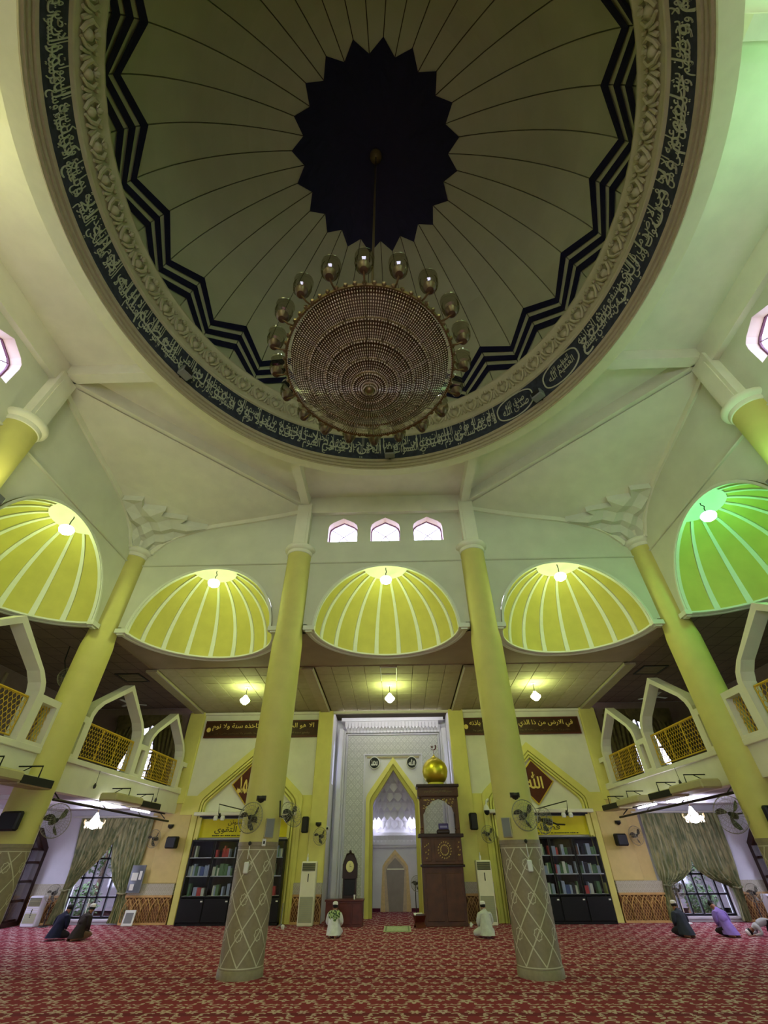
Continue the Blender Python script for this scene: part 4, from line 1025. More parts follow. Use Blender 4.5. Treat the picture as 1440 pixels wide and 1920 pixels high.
cl_ = thing('curtain', 'green and gold patterned curtain gathered at the right of the left ground-floor window', 'curtain', (0, YW-.12, 0), group='curtains of the ground-floor windows')
drape('drape', [(2.53, -9.1, -7.8), (2.1, -9.0, -7.82), (1.5, -8.86, -7.85), (1.0, -8.62, -7.95), (.68, -8.28, -8.0), (.4, -8.32, -7.88), (.03, -8.4, -7.72)], cl_); tieback(-8.3, -7.99, .68, cl_)
cl_ = thing('curtain', 'green and gold patterned curtain, left half of the wide pair at the right ground-floor window', 'curtain', (0, YW-.16, 0), group='curtains of the ground-floor windows')
drape('drape', [(2.53, 7.95, 9.2), (2.0, 7.95, 9.18), (1.5, 7.94, 9.12), (1.15, 7.93, 8.98), (.95, 7.95, 8.66), (.79, 7.97, 8.22), (.4, 7.9, 8.2), (.03, 7.85, 8.18)], cl_); tieback(7.96, 8.24, .79, cl_)
cl_ = thing('curtain', 'green and gold patterned curtain, right half of the wide pair at the right ground-floor window', 'curtain', (0, YW-.13, 0), group='curtains of the ground-floor windows')
drape('drape', [(2.53, 9.1, 10.4), (2.0, 9.12, 10.4), (1.5, 9.1, 10.38), (1.15, 9.12, 10.34), (.92, 9.45, 10.28), (.74, 9.98, 10.24), (.4, 9.98, 10.18), (.03, 9.92, 10.16)], cl_); tieback(9.96, 10.26, .74, cl_)
for s, side in ((-1, 'left'), (1, 'right')):
    r_ = thing('curtain_rail', 'thin white curtain rail over the %s ground-floor window' % side, 'curtain rail', (s*9.1, YW-.15, 2.56)); MB().bbox(-1.4, 1.4, -.03, .03, -.015, .02, .005).build('rail', LGREY, r_); MB().box(-1.3, -1.26, .02, .17, -.01, .01).box(1.26, 1.3, .02, .17, -.01, .01).build('bracket', LGREY, r_)
    for q, (a, b) in enumerate(((7.75, 8.55), (9.5, 10.2))):
        cu_ = thing('curtain', 'dark olive curtain at the %s side of the %s gallery window' % (('inner', 'outer')[q], side), 'curtain', (0, YW-.14, 0), group='gallery window curtains')
        a_, b_ = (a, b) if s > 0 else (-b, -a); inn = (q == 0) == (s > 0)
        drape('drape', [(5.5, a_-(0 if inn else .3), b_+(.3 if inn else 0)), (4.4, a_, b_), (4.0, a_+.1, b_-.1), (3.2, a_, b_)], cu_, CURTD, folds=6)
    pl = thing('pelmet', 'dark swagged pelmet over the %s gallery window' % side, 'curtain', (s*9.0, YW-.2, 5.4)); mb = MB()
    for k in range(3):
        x = -1.2+.8*k; mb.strip([(x+.8*i/10, -.03*math.sin(PI*i/10), .25) for i in range(11)], [(x+.8*i/10, -.08*math.sin(PI*i/10), .05-.28*math.sin(PI*i/10)) for i in range(11)])
    mb.build('swag', CURTD, pl, fix=False)

# ---- fans
CG = glass('fan_disc', (.66, .66, .60), .08)
def fan(name, lab, loc, yaw=0., pitch=0., r=.24, arm=None, spin=True, grp=None, mount='wall'):
    """round caged fan; local -y is the way it blows"""
    root = thing(name, lab, 'fan', loc, yaw, grp); T = Matrix.Rotation(pitch, 4, 'X')
    cg = MB(); RX = Matrix.Rotation(PI/2, 4, 'X')
    for rr, y in ((r, 0), (r*.985, -.03), (r*.75, -.05), (r*.5, -.06), (r*.25, -.065)):
        pts = [(rr*math.cos(2*PI*i/28), y, rr*math.sin(2*PI*i/28)) for i in range(29)]; cg.tube(pts, .006 if rr == r else .0025, 4, caps=False)
    for k in range(28):
        a = 2*PI*k/28; c, s = math.cos(a), math.sin(a); cg.tube([(.04*c, -.066, .04*s), (r*.5*c, -.06, r*.5*s), (r*c, -.01, r*s), (r*.6*c, .055, r*.6*s), (.06*c, .06, .06*s)], .002, 3, caps=False)
    cg.xf(T).build('cage', WIRE, root)
    bl = MB()
    for k in range(3):
        a0 = 2*PI*k/3+.4; A_, B_ = [], []
        for i in range(9):
            t = i/8; rr = .03+(r*.88-.03)*t; a = a0+.5*t; wd = (.25+.5*math.sin(PI*min(1, t*1.05)))*.8
            A_.append((rr*math.cos(a-wd*.5), -.025-.02*(1-t), rr*math.sin(a-wd*.5))); B_.append((rr*math.cos(a+wd*.5), .015, rr*math.sin(a+wd*.5)))
        bl.strip(A_, B_)
    bl.xf(T).build('blade', BLADE, root, fix=False)
    MB().lathe([(.0001, .05), (.035, .04), (.045, .0), (.05, -.06), (.06, -.1), (.05, -.17), (.0001, -.19)], 14).xf(T @ Matrix.Rotation(PI/2, 4, 'X')).build('motor', DGREY, root, smooth=True)
    if arm: MB().tube(arm, .015, 6).build('arm', DGREY, root)
    return root
fan('wall_fan', 'large three-bladed caged fan on the left front column, facing the hall', (-2.52, 9.50, 2.07), R(-12), R(-5), .235, [(0, .1, 0), (.06, .22, -.10), (.08, .26, -.34)], grp='fans on the front columns')
fan('wall_fan', 'large three-bladed caged fan on the right front column, facing the hall', (2.50, 9.50, 2.07), R(8), R(-5), .235, [(0, .1, 0), (-.06, .22, -.10), (-.06, .26, -.34)], grp='fans on the front columns')
fan('wall_fan', 'caged fan on a bent arm, tilted right, beside the left front column', (-1.86, 9.92, 2.14), R(50), R(-30), .23, [(-.05, .1, -.02), (-.28, -.02, -.05), (-.30, .0, .2)], grp='fans on the front columns')
fan('wall_fan', 'blurred caged fan turned sideways in front of the right yellow banner', (3.03, 10.2, 2.02), R(-62), R(-8), .21, [(0, .1, 0), (.0, .3, -.05), (-.05, .56, -.05)], grp='fans on the front columns')
fan('wall_fan', 'caged fan on the yellow wall above the left floor air conditioner', (-2.25, YW-.48, 2.0), R(-10), 0, .22, [(0, .1, 0), (0, .3, -.02), (0, .42, .12)], grp='wall fans of the prayer wall')
fan('wall_fan', 'caged fan on the yellow wall above the right floor air conditioner', (2.98, YW-.48, 2.02), R(8), 0, .22, [(0, .1, 0), (0, .3, -.02), (0, .38, .12)], grp='wall fans of the prayer wall')
fan('wall_fan', 'round caged fan beside the left pilaster, next to the curtain', (-7.56, YW-.32, 1.98), R(-10), 0, .23, [(0, .1, 0), (.0, .22, -.0), (.0, .30, -.1)], grp='wall fans of the prayer wall')
fan('wall_fan', 'round caged fan beside the right pilaster, next to the wide curtain', (7.56, YW-.32, 1.96), R(10), 0, .24, [(0, .1, 0), (.0, .22, -.0), (.0, .30, -.1)], grp='wall fans of the prayer wall')
fan('wall_fan', 'large caged fan seen side-on at the left corner column', (-6.72, 10.35, 2.10), R(62), R(-8), .29, [(0, .1, 0), (-.1, .26, .02), (-.2, .34, .3)], grp='fans on the corner columns')
fan('wall_fan', 'large caged fan seen side-on at the right corner column', (6.70, 10.30, 2.10), R(-58), R(-10), .31, [(0, .1, 0), (.1, .26, .02), (.2, .34, .3)], grp='fans on the corner columns')
fan('wall_fan', 'round fan on the gallery ceiling edge at the right, above the pointed arch', (7.9, 10.9, 4.9), R(-10), R(-10), .3, [(0, .1, 0), (.1, .5, .5), (.1, .6, 1.0)], grp='gallery fans')
fan('wall_fan', 'dark fan under the gallery ceiling at the left, beside the corner column', (-8.0, 10.6, 5.0), R(60), R(-10), .25, [(0, .1, 0), (-.1, .4, .5), (-.1, .5, .9)], grp='gallery fans')
def pedestal(lab, loc, yaw, hz=.52, r=.17, m=DGREY):
    f = fan('pedestal_fan', lab, loc, yaw, 0, r, None, grp=None)
    for c in f.children: c.location.z = hz
    MB().tube([(0, .1, hz-.02), (0, .12, hz-.1), (0, .12, .02)], .014, 6).build('pole', m, f); MB().lathe([(.0001, .03), (.12, .02), (.13, 0)], 16, (0, .12, 0)).build('base', m, f); return f
pedestal('pedestal fan standing inside the mihrab beside the wooden pulpit', (.76, 18.7, 0), R(20), .80, .2)
pedestal('pedestal fan between the white floor unit and the left curtain', (-9.95, 16.35, 0), R(10), .72, .2)
pedestal('pedestal fan right of the wide right curtain', (10.0, 16.0, 0), R(-10), .66, .2)
pedestal('pedestal fan in front of the wide right curtain, beside its tied left half', (8.2, 16.5, 0), R(-10), .70, .17, LGREY)
def ceiling_fan(x, y, lab):
    root = thing('ceiling_fan', lab, 'fan', (x, y, ZS-.02), .4, 'ceiling fans over the galleries')
    MB().tube([(0, 0, 0), (0, 0, -.42)], .014, 6).build('rod', LGREY, root); MB().lathe([(.0001, -.52), (.07, -.50), (.09, -.46), (.06, -.42), (.0001, -.41)], 12).build('motor', LGREY, root)
    for k in range(3):
        a = 2*PI*k/3; b = MB().bbox(.08, .50, -.05, .05, -.47, -.46, .004).xf(Matrix.Rotation(a, 4, 'Z')).build('blade', LGREY, root)
ceiling_fan(-8.6, 14.6, 'white ceiling fan hanging over the left gallery behind the second pointed arch'); ceiling_fan(8.6, 14.6, 'white ceiling fan hanging over the right gallery behind the second pointed arch')
for s, side in ((-1, 'left'), (1, 'right')):
    v = thing('ceiling_vent', 'dark square vent grille in the ceiling of the %s gallery' % side, 'vent', (s*8.1, 13.4, ZS-.02)); MB().poly([(-.38, -.38), (.38, -.38), (.38, .38), (-.38, .38)], [[(-.33, -.33), (.33, -.33), (.33, .33), (-.33, .33)]], FLAT, -.02, 0).build('vent_frame', DGREY, v)
    for k in range(7): MB().box(-.33, .33, -.30+.1*k-.03, -.30+.1*k+.02, -.015, -.005).build('slat', SOFF, v)

# ---- speakers and small wall fittings
def speaker(lab, loc, yaw, w_=.22, h=.42, d=.22, tilt=0, grp='black wall loudspeakers'):
    root = thing('loudspeaker', lab, 'loudspeaker', loc, yaw, grp); T = Matrix.Rotation(tilt, 4, 'X')
    MB().bbox(-w_/2, w_/2, -d, 0, -h/2, h/2, .03).xf(T).build('cabinet', BLACK, root); MB().box(-w_/2+.02, w_/2-.02, -d-.006, -d, -h/2+.03, h/2-.03).xf(T).build('grille', DGREY if w_ < .3 else BLACK, root)
    MB().box(-.02, .02, 0, .12, -.03, .03).xf(T).build('bracket', DGREY, root); return root
speaker('upright black loudspeaker on the yellow wall left of the portal', (-2.76, YW-.26, 2.30), R(-8), .20, .42, .18)
speaker('upright black loudspeaker on the yellow wall right of the pulpit', (2.56, YW-.26, 2.35), R(14), .23, .44, .18)
speaker('squat black loudspeaker on the right pilaster beside the curtain', (7.02, YW-.26, 1.86), R(14), .36, .30, .2)
speaker('squat black loudspeaker on the left pilaster beside the bookcase arch', (-6.9, YW-.26, 1.88), R(-14), .36, .30, .2)
speaker('broad black loudspeaker on the left corner column', (-7.02, 9.58, 2.05), R(-14), .46, .30, .12)
speaker('broad black loudspeaker on the right corner column at the right edge', (7.0, 9.58, 2.0), R(14), .46, .36, .12)
def wallbox(name, lab, cat, loc, yaw, w_, d_, h, m, m2=None, grp=None):
    root = thing(name, lab, cat, loc, yaw, grp); MB().bbox(-w_/2, w_/2, -d_, 0, -h/2, h/2, .012).build('housing', m, root)
    MB().box(-w_/2+.015, w_/2-.015, -d_-.004, -d_, -h/2+.015, h/2-.015).build('face', m2 or m, root); return root
wallbox('junction_box', 'grey rectangular box on the left front column, right of the big fan', 'box', (-2.20, 9.70, 1.92), R(22), .17, .07, .30, BEIGE, GREY, 'boxes on the front columns')
wallbox('junction_box', 'grey rectangular box on the right front column, left of the big fan', 'box', (2.19, 9.70, 1.90), R(-22), .17, .07, .30, BEIGE, GREY, 'boxes on the front columns')
def wedge(lab, loc, s_=1.):
    root = thing('wall_bracket_cup', lab, 'wall bracket', loc, group='dark half-round wall brackets'); MB().lathe([(.0001, -.07), (.05, -.05), (.085, 0), (.08, .04), (.0001, .04)], 14, a0=PI, a1=2*PI).build('cup', DGREY, root); MB().box(-.09, .09, 0, .02, -.03, .05).build('back_plate', DGREY, root)
wedge('small dark half-round bracket on the left front column above the fan', (-2.42, YF-.36, 2.37)); wedge('small dark half-round bracket on the right front column above the fan', (2.42, YF-.36, 2.38))
wedge('small dark half-round bracket above the fan left of the portal', (-2.38, YW-.16, 2.32)); wedge('small dark half-round bracket high beside the left loudspeaker and curtain', (-7.2, YW-.14, 2.3)); wedge('small dark half-round bracket high beside the right loudspeaker and curtain', (7.2, YW-.14, 2.3))
def switch(lab, loc, yaw=0.):
    root = thing('wall_switch', lab, 'switch', loc, yaw, group='switches on the front columns'); MB().bbox(-.035, .035, -.03, 0, -.055, .055, .008).build('plate', LGREY, root); MB().box(-.015, .015, -.036, -.03, -.02, .02).build('rocker', BLACK, root)
switch('small white switch on the left front column band, right of the fan cord', (-2.26, 9.69, 1.71), R(18)); 
def hanging_tag(lab, loc):
    root = thing('hanging_tag', lab, 'tag', loc, group='tags hanging on the front columns'); MB().tube([(0, 0, .3), (.0, -.01, .12)], .008, 5).build('string', LGREY, root); MB().bbox(-.045, .045, -.03, 0, -.08, .08, .02).build('tag_body', LGREY, root); MB().ball((0, -.02, .34), .03, 8, 5).build('hook', DGREY, root)
hanging_tag('white tag hanging from a hook on the left front column tiles', (-2.50, YF-.37, 1.36)); hanging_tag('white tag hanging from a hook on the right front column tiles', (2.47, YF-.37, 1.36))
# arm lamps over the banners
for s, side in ((-1, 'left'), (1, 'right')):
    root = thing('arm_lamp', 'twin spotlight on a bent dark arm in front of the %s banner' % side, 'lamp', (s*5.45, YW-.75, 2.48), group='arm lamps over the banners')
    MB().tube([(-s*1.0, .55, .14), (s*.12, .1, .36), (s*.04, 0, .10), (s*.0, 0, .04)], .016, 6).build('arm', DGREY, root)
    MB().lathe([(.0001, .12), (.02, .11), (.045, .02), (.03, 0)], 10).build('joint', BLACK, root)
    for q in (-.11, .11): MB().lathe([(.0001, .05), (.05, .05), (.07, 0), (.06, -.07), (.0001, -.07)], 12, (q, 0, 0)).build('lamp_head', LGREY, root)
# security camera
cc_ = thing('security_camera', 'white dome security camera on a curved bracket, right of the pulpit beside the loudspeaker', 'camera', (3.02, YW-.5, 2.62))
MB().tube([(.12, .4, .26), (.10, .12, .30), (.03, .0, .26), (0, 0, .12)], .03, 8).build('bracket', LGREY, cc_); MB().lathe([(.0001, .16), (.05, .14), (.09, .05), (.095, 0)], 16).build('hood', LGREY, cc_, smooth=True); MB().lathe([(.085, 0), (.085, -.05), (.05, -.11), (.0001, -.13)], 16).build('dome_lens', BLACK, cc_, smooth=True)
sc2 = thing('security_camera', 'small white bullet camera on the portal edge beside the left fan', 'camera', (-2.05, YW-.22, 2.2)); MB().bbox(-.05, .05, -.2, 0, -.045, .045, .02).build('camera_body', LGREY, sc2); MB().tube([(0, 0, 0), (-.08, .1, .02)], .012, 6).build('bracket', LGREY, sc2); MB().ball((0, -.21, 0), .03, 8, 5).build('lens', BLACK, sc2)

# ---- floor standing air conditioners
def floor_ac(lab, loc, yaw=0., w_=.44, h=1.40, cream=ACW):
    root = thing('floor_air_conditioner', lab, 'air conditioner', loc, yaw, 'floor-standing air conditioners')
    MB().bbox(-w_/2, w_/2, 0, .26, 0, h, .02).build('cabinet', cream, root); MB().box(-w_/2+.03, w_/2-.03, -.008, 0, h-.22, h-.04).build('outlet', mat('outlet_dark', (84, 86, 62), .5), root)
    for k in range(4): MB().box(-w_/2+.03, w_/2-.03, -.014, -.004, h-.20+.04*k, h-.195+.04*k).build('louvre', BEIGE, root)
    MB().box(-.012, .012, -.008, 0, h-.46, h-.28).build('badge_strip', BLACK, root); MB().box(-w_/2+.03, w_/2-.03, -.006, 0, .08, h*.44).build('intake_grille', ACG, root)
    for k in range(12): MB().box(-w_/2+.03, w_/2-.03, -.010, -.004, .10+.042*k, .105+.042*k).build('slat', BEIGE, root)
    return root
floor_ac('cream floor-standing air conditioner left of the portal', (-2.48, 16.28, 0)); floor_ac('cream floor-standing air conditioner right of the wooden pulpit', (2.68, 16.28, 0))
floor_ac('white floor-standing air conditioner at the far left beside the curtain', (-10.42, 16.4, 0), 0, .40, .66, COOLW); floor_ac('white floor-standing air conditioner at the far right edge', (10.62, 16.2, 0), 0, .40, .62, COOLW)
for x, lab in ((-2.56, 'small white bottle on top of the left cream air conditioner'), (2.62, 'small white bottle on top of the right cream air conditioner')):
    b = thing('bottle', lab, 'bottle', (x, 16.40, 1.40), group='bottles on the air conditioners'); MB().lathe([(.0001, 0), (.028, 0), (.03, .08), (.012, .12), (.012, .15)], 10).build('bottle_body', LGREY, b, smooth=True); MB().lathe([(.014, .15), (.014, .18), (.0001, .18)], 8).build('cap', WHITE, b)

# ---- hanging air-conditioning units under the gallery edge
def hung_unit(lab, s, y0, y1, dark_far=True):
    x = s*(BX-.30); root = thing('hanging_air_unit', lab, 'air conditioner', (x, (y0+y1)/2, 2.66), group='air units hung under the galleries'); L = (y1-y0)/2
    MB().bbox(-.22, .22, -L, L*.10, -.07, .10, .03).build('housing', BEIGE, root)
    MB().bbox(-.20, .20, L*.05, L, -.10, .07, .02).build('grille_housing', BEIGE, root); MB().box(-s*.205-.01, -s*.205+.01, L*.08, L-.03, -.08, .05).build('grille', BLACK, root)
    for y in (-L*.55, L*.5):
        MB().tube([(-s*.2, y, .05), (-s*.2, y, .24), (s*.28, y, .24)], .014, 5).tube([(s*.28, y, .10), (0, y, .24)], .010, 5).build('bracket', BLACK, root)
    return root
hung_unit('beige air unit with dark grille hung under the left gallery', -1, 12.2, 14.7)
hung_unit('beige air unit hung under the right gallery, nearer the prayer wall', 1, 13.9, 16.5); hung_unit('beige air unit hung under the right gallery, nearer the corner column', 1, 10.8, 13.3)
hung_unit('dark air unit hung under the left gallery at the left edge', -1, 7.8, 9.8)
for x, y, lab in ((-7.13, 11.9, 'dark bulb on a cord hanging from the left gallery ledge, nearest the corner column'), (-7.13, 15.2, 'dark bulb on a cord hanging from the left gallery ledge, nearest the prayer wall'), (7.13, 12.4, 'cord hanging from the right gallery ledge, nearest the corner column')):
    b = thing('hanging_bulb', lab, 'cord', (x, y, 3.18), group='cords hanging from the gallery ledges'); MB().tube([(0, 0, 0), (.01, 0, -.26)], .006, 4).build('cord', BLACK, b); MB().lathe([(.0001, -.38), (.03, -.36), (.035, -.31), (.012, -.26)], 8).build('bulb', DGREY, b)
# chandeliers under the galleries
def small_chandelier(lab, loc):
    root = thing('crystal_chandelier', lab, 'chandelier', loc, group='crystal chandeliers under the galleries')
    MB().tube([(0, 0, .30), (0, 0, .5)], .01, 6).build('chain', BRASS, root)
    MB().lathe([(.0001, -.08), (.07, -.06), (.20, .02), (.23, .06), (.13, .10), (.07, .20), (.02, .30)], 16).build('crystal_body', E_CH, root, smooth=True)
    for k in range(8):
        a = 2*PI*k/8; MB().tube([(.05*math.cos(a), .05*math.sin(a), .0), (.2*math.cos(a), .2*math.sin(a), -.02), (.27*math.cos(a), .27*math.sin(a), .06)], .008, 5).lathe([(.0001, .06), (.02, .06), (.014, .13), (.0001, .15)], 6, (.27*math.cos(a), .27*math.sin(a), 0)).build('arm', BRASS, root)
    dr = MB()
    for k in range(16): a = 2*PI*k/16; dr.lathe([(.0001, -.07), (.014, -.04), (.0001, 0)], 4, (.22*math.cos(a), .22*math.sin(a), .0))
    dr.build('crystal_drops', CRYSTAL, root)['kind'] = 'stuff'
small_chandelier('glowing crystal chandelier in front of the left ground-floor curtains', (-8.42, 14.6, 2.22)); small_chandelier('glowing crystal chandelier in front of the right ground-floor curtains', (8.38, 14.6, 2.24))

# ---- minbar (wooden pulpit)
mn = thing('wooden_pulpit', 'tall dark wooden pulpit with canopy, to the right of the mihrab arch', 'pulpit', (1.46, 16.15, 0))
W2 = .60
MB().bbox(-.56, .60, .02, 1.1, 0, 1.26, .01).build('base_cabinet', WOOD, mn)
for a, b in ((-.50, -.03), (.05, .54)): MB().bbox(a, b, -.005, .03, .10, 1.12, .012).build('base_panel', WOOD, mn)
MB().bbox(-.62, .66, -.05, .60, 1.25, 1.31, .012).build('lower_cornice', WOODD, mn)
MB().bbox(-.58, .62, -.03, .62, 1.31, 1.96, .01).build('balcony', WOOD, mn)
MB().bbox(-.66, .70, -.07, .64, 1.94, 2.03, .012).build('balcony_rail', WOODD, mn)
for a, b in ((-.54, -.30), (-.20, .40), (.46, .60)):
    MB().bbox(a, b, -.045, -.02, 1.38, 1.90, .012).build('balcony_panel', WOOD, mn)
SC_ = MB(); random.seed(3)
for cx_, w_, n in ((-.42, .07, 7), (.10, .19, 34), (.53, .04, 5)):
    for k in range(n):
        q = 2*PI*k/n; rr = 1 if k % 2 else .62; x = cx_+w_*rr*math.cos(q); z = 1.64+.19*rr*math.sin(q)
        SC_.tube([(x-.018, -.055, z-.02), (x, -.06, z+.012), (x+.018, -.055, z-.006)], [.004, .011, .004], 4)
SC_.build('inlay', GOLDT, mn)
for x in (-.53, .57):
    for y in (.03, .56): MB().lathe([(.035, 2.03), (.035, 2.15), (.05, 2.17), (.03, 2.2), (.034, 2.6), (.03, 2.9), (.05, 2.93), (.045, 3.0)], 12, (x, y, 0)).bbox(x-.045, x+.045, y-.045, y+.045, 2.03, 2.12, .01).build('post', WOOD, mn, smooth=True)
sc = [(-.58, 2.03), (-.48, 2.03), (-.48, 2.50), (-.42, 2.58), (-.38, 2.70), (-.26, 2.76), (-.20, 2.84), (0.02, 2.90), (.24, 2.84), (.30, 2.76), (.42, 2.70), (.46, 2.58), (.52, 2.50), (.52, 2.03), (.62, 2.03), (.62, 3.0), (-.58, 3.0)]
MB().poly(sc, [], FRONT, .0, .035).build('front_arch', WOOD, mn)
fr_ = MB(); random.seed(5)
for s in (-1, 1):
    for k in range(16):
        u = .02+s*(.14+.34*random.random()); z = 2.90-.30*max(0, (abs(u-.02)-.1))/.4*random.random(); fr_.tube([(u-.02, -.008, z), (u, -.012, z+.02), (u+.02, -.008, z-.01)], .006, 4)
fr_.build('fretwork', GOLDT, mn)
MB().bbox(-.62, .66, -.04, .64, 2.96, 3.24, .015).build('canopy', WOOD, mn); MB().bbox(-.66, .70, -.08, .68, 3.22, 3.30, .012).build('canopy_cornice', WOODD, mn)
MB().poly([(-.54, 3.0), (.58, 3.0), (.58, 3.19), (-.54, 3.19)], [[(-.50, 3.03), (.54, 3.03), (.54, 3.16), (-.50, 3.16)]], FRONT, -.06, -.03).build('canopy_frame', WOOD, mn)
text_on('بسم الله الرحمن الرحيم', 'lettering', BRASS, (-.42, .46, 3.05, 3.14), lambda u, v, d: (u, -.045-d, v), mn, extrude=.004)
MB().lathe([(.26, 3.30), (.26, 3.36), (.245, 3.37)], 28, (0.0, .3, 0)).build('dome_drum', mat('drum_yellow', (210, 198, 80), .5), mn)
MB().lathe([(.24, 3.36), (.33, 3.43), (.39, 3.54), (.42, 3.68), (.405, 3.80), (.35, 3.92), (.24, 4.02), (.12, 4.09), (.04, 4.14), (.012, 4.20)], 36, (0.0, .3, 0)).build('onion_dome', DOMEG, mn, smooth=True)
fin = MB().tube([(0, .3, 4.18), (0, .3, 4.30)], .008, 6)
mo = []
for i in range(21): q = R(65)-R(250)*i/20+R(-30); mo.append((.105*math.cos(q), .105*math.sin(q)))
mi_ = []
for i in range(21): q = R(65)-R(250)*i/20+R(-30); mi_.append((-.022+.082*math.cos(q), .082*math.sin(q)))
fin.poly([(u, 4.42+v) for u, v in mo]+[(u, 4.42+v) for u, v in reversed(mi_)], [], FRONT, .285, .315)
fin.poly([((.055 if k % 2 == 0 else .024)*math.cos(PI/2+PI*k/5)-.045, 4.42+(.055 if k % 2 == 0 else .024)*math.sin(PI/2+PI*k/5)) for k in range(10)], [], FRONT, .285, .315)
fin.build('crescent_and_star', mat('finial_red', (84, 30, 26), .4), mn)
tb = thing('purple_box', 'small purple box on a dark lectern cloth, on the balcony rail of the pulpit', 'box', (1.60, 16.42, 2.03)); MB().bbox(-.15, .15, -.05, .06, .10, .26, .012).build('box_body', mat('purple', (74, 60, 120), .5), tb); MB().bbox(-.22, .18, -.08, .10, 0, .11, .03).build('lectern_cloth', WOODD, tb); MB().box(-.11, .11, -.055, -.05, .15, .20).build('printed_line', mat('lilac', (150, 140, 190), .6), tb)
# desk, clock
dk = thing('low_desk', 'low dark red-brown wooden desk behind the man in the green scarf', 'desk', (-1.37, 16.15, 0))
MB().bbox(-.56, .54, -.03, .48, .52, .56, .008).build('desk_top', WOODR, dk); MB().box(-.53, .51, 0, .45, 0, .52).build('desk_body', WOODR, dk)
for a, b in ((-.50, -.18), (-.14, .18), (.22, .48)): MB().bbox(a, b, -.015, .005, .05, .48, .01).build('desk_panel', WOODR, dk)
ck = thing('longcase_clock', 'dark wooden longcase clock with pale gold dial behind the low desk', 'clock', (-1.30, 16.72, 0))
MB().box(-.2, .2, 0, .2, 0, 1.30).build('case', WOODD, ck); MB().bbox(-.16, .16, -.015, .01, .62, .98, .01).build('case_door', BLACK, ck)
MB().poly([(-.22, 1.0), (.22, 1.0), (.22, 1.32), (.17, 1.46), (.10, 1.56), (0, 1.62), (-.10, 1.56), (-.17, 1.46), (-.22, 1.32)], [], FRONT, -.03, .2).build('hood', WOODD, ck)
MB().lathe([(.0001, .04), (.11, .04), (.12, .03)], 24).xf(Matrix.Translation((0, 0, 1.27)) @ Matrix.Scale(1.15, 4, (0, 0, 1)) @ Matrix.Rotation(PI/2, 4, 'X')).build('dial', mat('dial_gold', (214, 206, 140), .4), ck)
MB().box(-.004, .004, -.048, -.044, 1.26, 1.34).box(-.004, .05, -.048, -.044, 1.265, 1.275).build('clock_hand', BLACK, ck)
hd = MB()
for s in (-1, 1): hd.tube([(s*.02, -.03, 1.58), (s*.10, -.035, 1.56), (s*.15, -.03, 1.46)], [.02, .025, .012], 6)
hd.ball((0, -.03, 1.62), .04, 8, 5); hd.build('crest_carving', WOODD, ck)
cu = thing('glass_cup', 'small pale cup standing on the low desk', 'cup', (-1.10, 16.22, .56)); MB().lathe([(.0001, 0), (.02, 0), (.028, .1), (.024, .1), (.018, .01)], 12).build('cup_body', LGREY, cu)
# floor things
rg = thing('prayer_rug', 'pale green prayer rug lying on the carpet in front of the mihrab', 'rug', (.11, 15.7, 0)); MB().bbox(-.36, .36, -.56, .56, .002, .014, .005).build('rug_body', RUG, rg)
MB().poly([(-.32, -.52), (.32, -.52), (.32, .52), (-.32, .52)], [[(-.28, -.48), (.28, -.48), (.28, .48), (-.28, .48)]], FLAT, .013, .017).build('rug_border', mat('rug_border', (128, 140, 100), .95), rg)
bs = thing('book_stand', 'folding wooden book stand with an open book beside the foot of the pulpit', 'book stand', (.72, 16.0, 0), R(20))
MB().add([(-.14, -.10, 0), (.14, -.10, 0), (.14, .12, .24), (-.14, .12, .24)], [(0,1,2,3)]).add([(-.14, .10, 0), (.14, .10, 0), (.14, -.12, .24), (-.14, -.12, .24)], [(0,1,2,3)]).build('leaf', WOODR, bs)
ob = thing('open_book', 'open book with pale pages lying on the folding book stand', 'book', (.72, 16.0, .235), R(20)); MB().add([(-.13, -.12, .05), (.13, -.12, .05), (.13, 0, 0), (-.13, 0, 0), (-.13, .12, .05), (.13, .12, .05)], [(0,1,2,3), (3,2,5,4)]).build('page', LGREY, ob); MB().box(-.14, .14, -.01, .01, -.006, 0).build('spine', BROWN, ob)
for x, y, lab in ((2.12, 16.05, 'crumpled white tissue on the carpet at the right foot of the pulpit'), (3.68, 15.7, 'crumpled white tissue on the carpet beside the right front column'), (-2.98, 15.8, 'tiny white scrap on the carpet left of the left air conditioner')):
    t = thing('crumpled_tissue', lab, 'tissue', (x, y, 0), group='white scraps on the carpet'); mb = MB().ball((0, 0, .045), .05, 8, 5)
    mb.v = [(p[0]+random.uniform(-.014, .014), p[1]+random.uniform(-.014, .014), max(0, p[2]+random.uniform(-.012, .012))) for p in mb.v]; mb.build('tissue_body', LGREY, t)
# notice board, small frame beside left curtain
nb = thing('notice_board', 'grey glass notice board with white papers beside the left pilaster', 'notice board', (-7.75, YW-.30, 1.0)); MB().bbox(-.22, .2, -.04, 0, -.30, .34, .01).build('board', GREY, nb); MB().box(-.20, .18, -.046, -.04, -.28, .32).build('board_glass', GLASSC, nb)
for a, b, c, d in ((-.16, .02, -.02, .16), (-.14, -.02, -.24, -.10), (.06, .14, .0, .2)): MB().box(a, b, -.052, -.047, c, d).build('paper', LGREY, nb)
sp = thing('small_picture_frame', 'small white framed panel leaning at the foot of the left wainscot', 'picture frame', (-7.62, 16.55, 0)); MB().bbox(-.16, .16, -.02, .02, 0, .34, .01).xf(Matrix.Rotation(R(-12), 4, 'X')).build('frame', LGREY, sp); MB().box(-.11, .11, -.026, -.02, .06, .28).xf(Matrix.Rotation(R(-12), 4, 'X')).build('picture', GREY, sp)
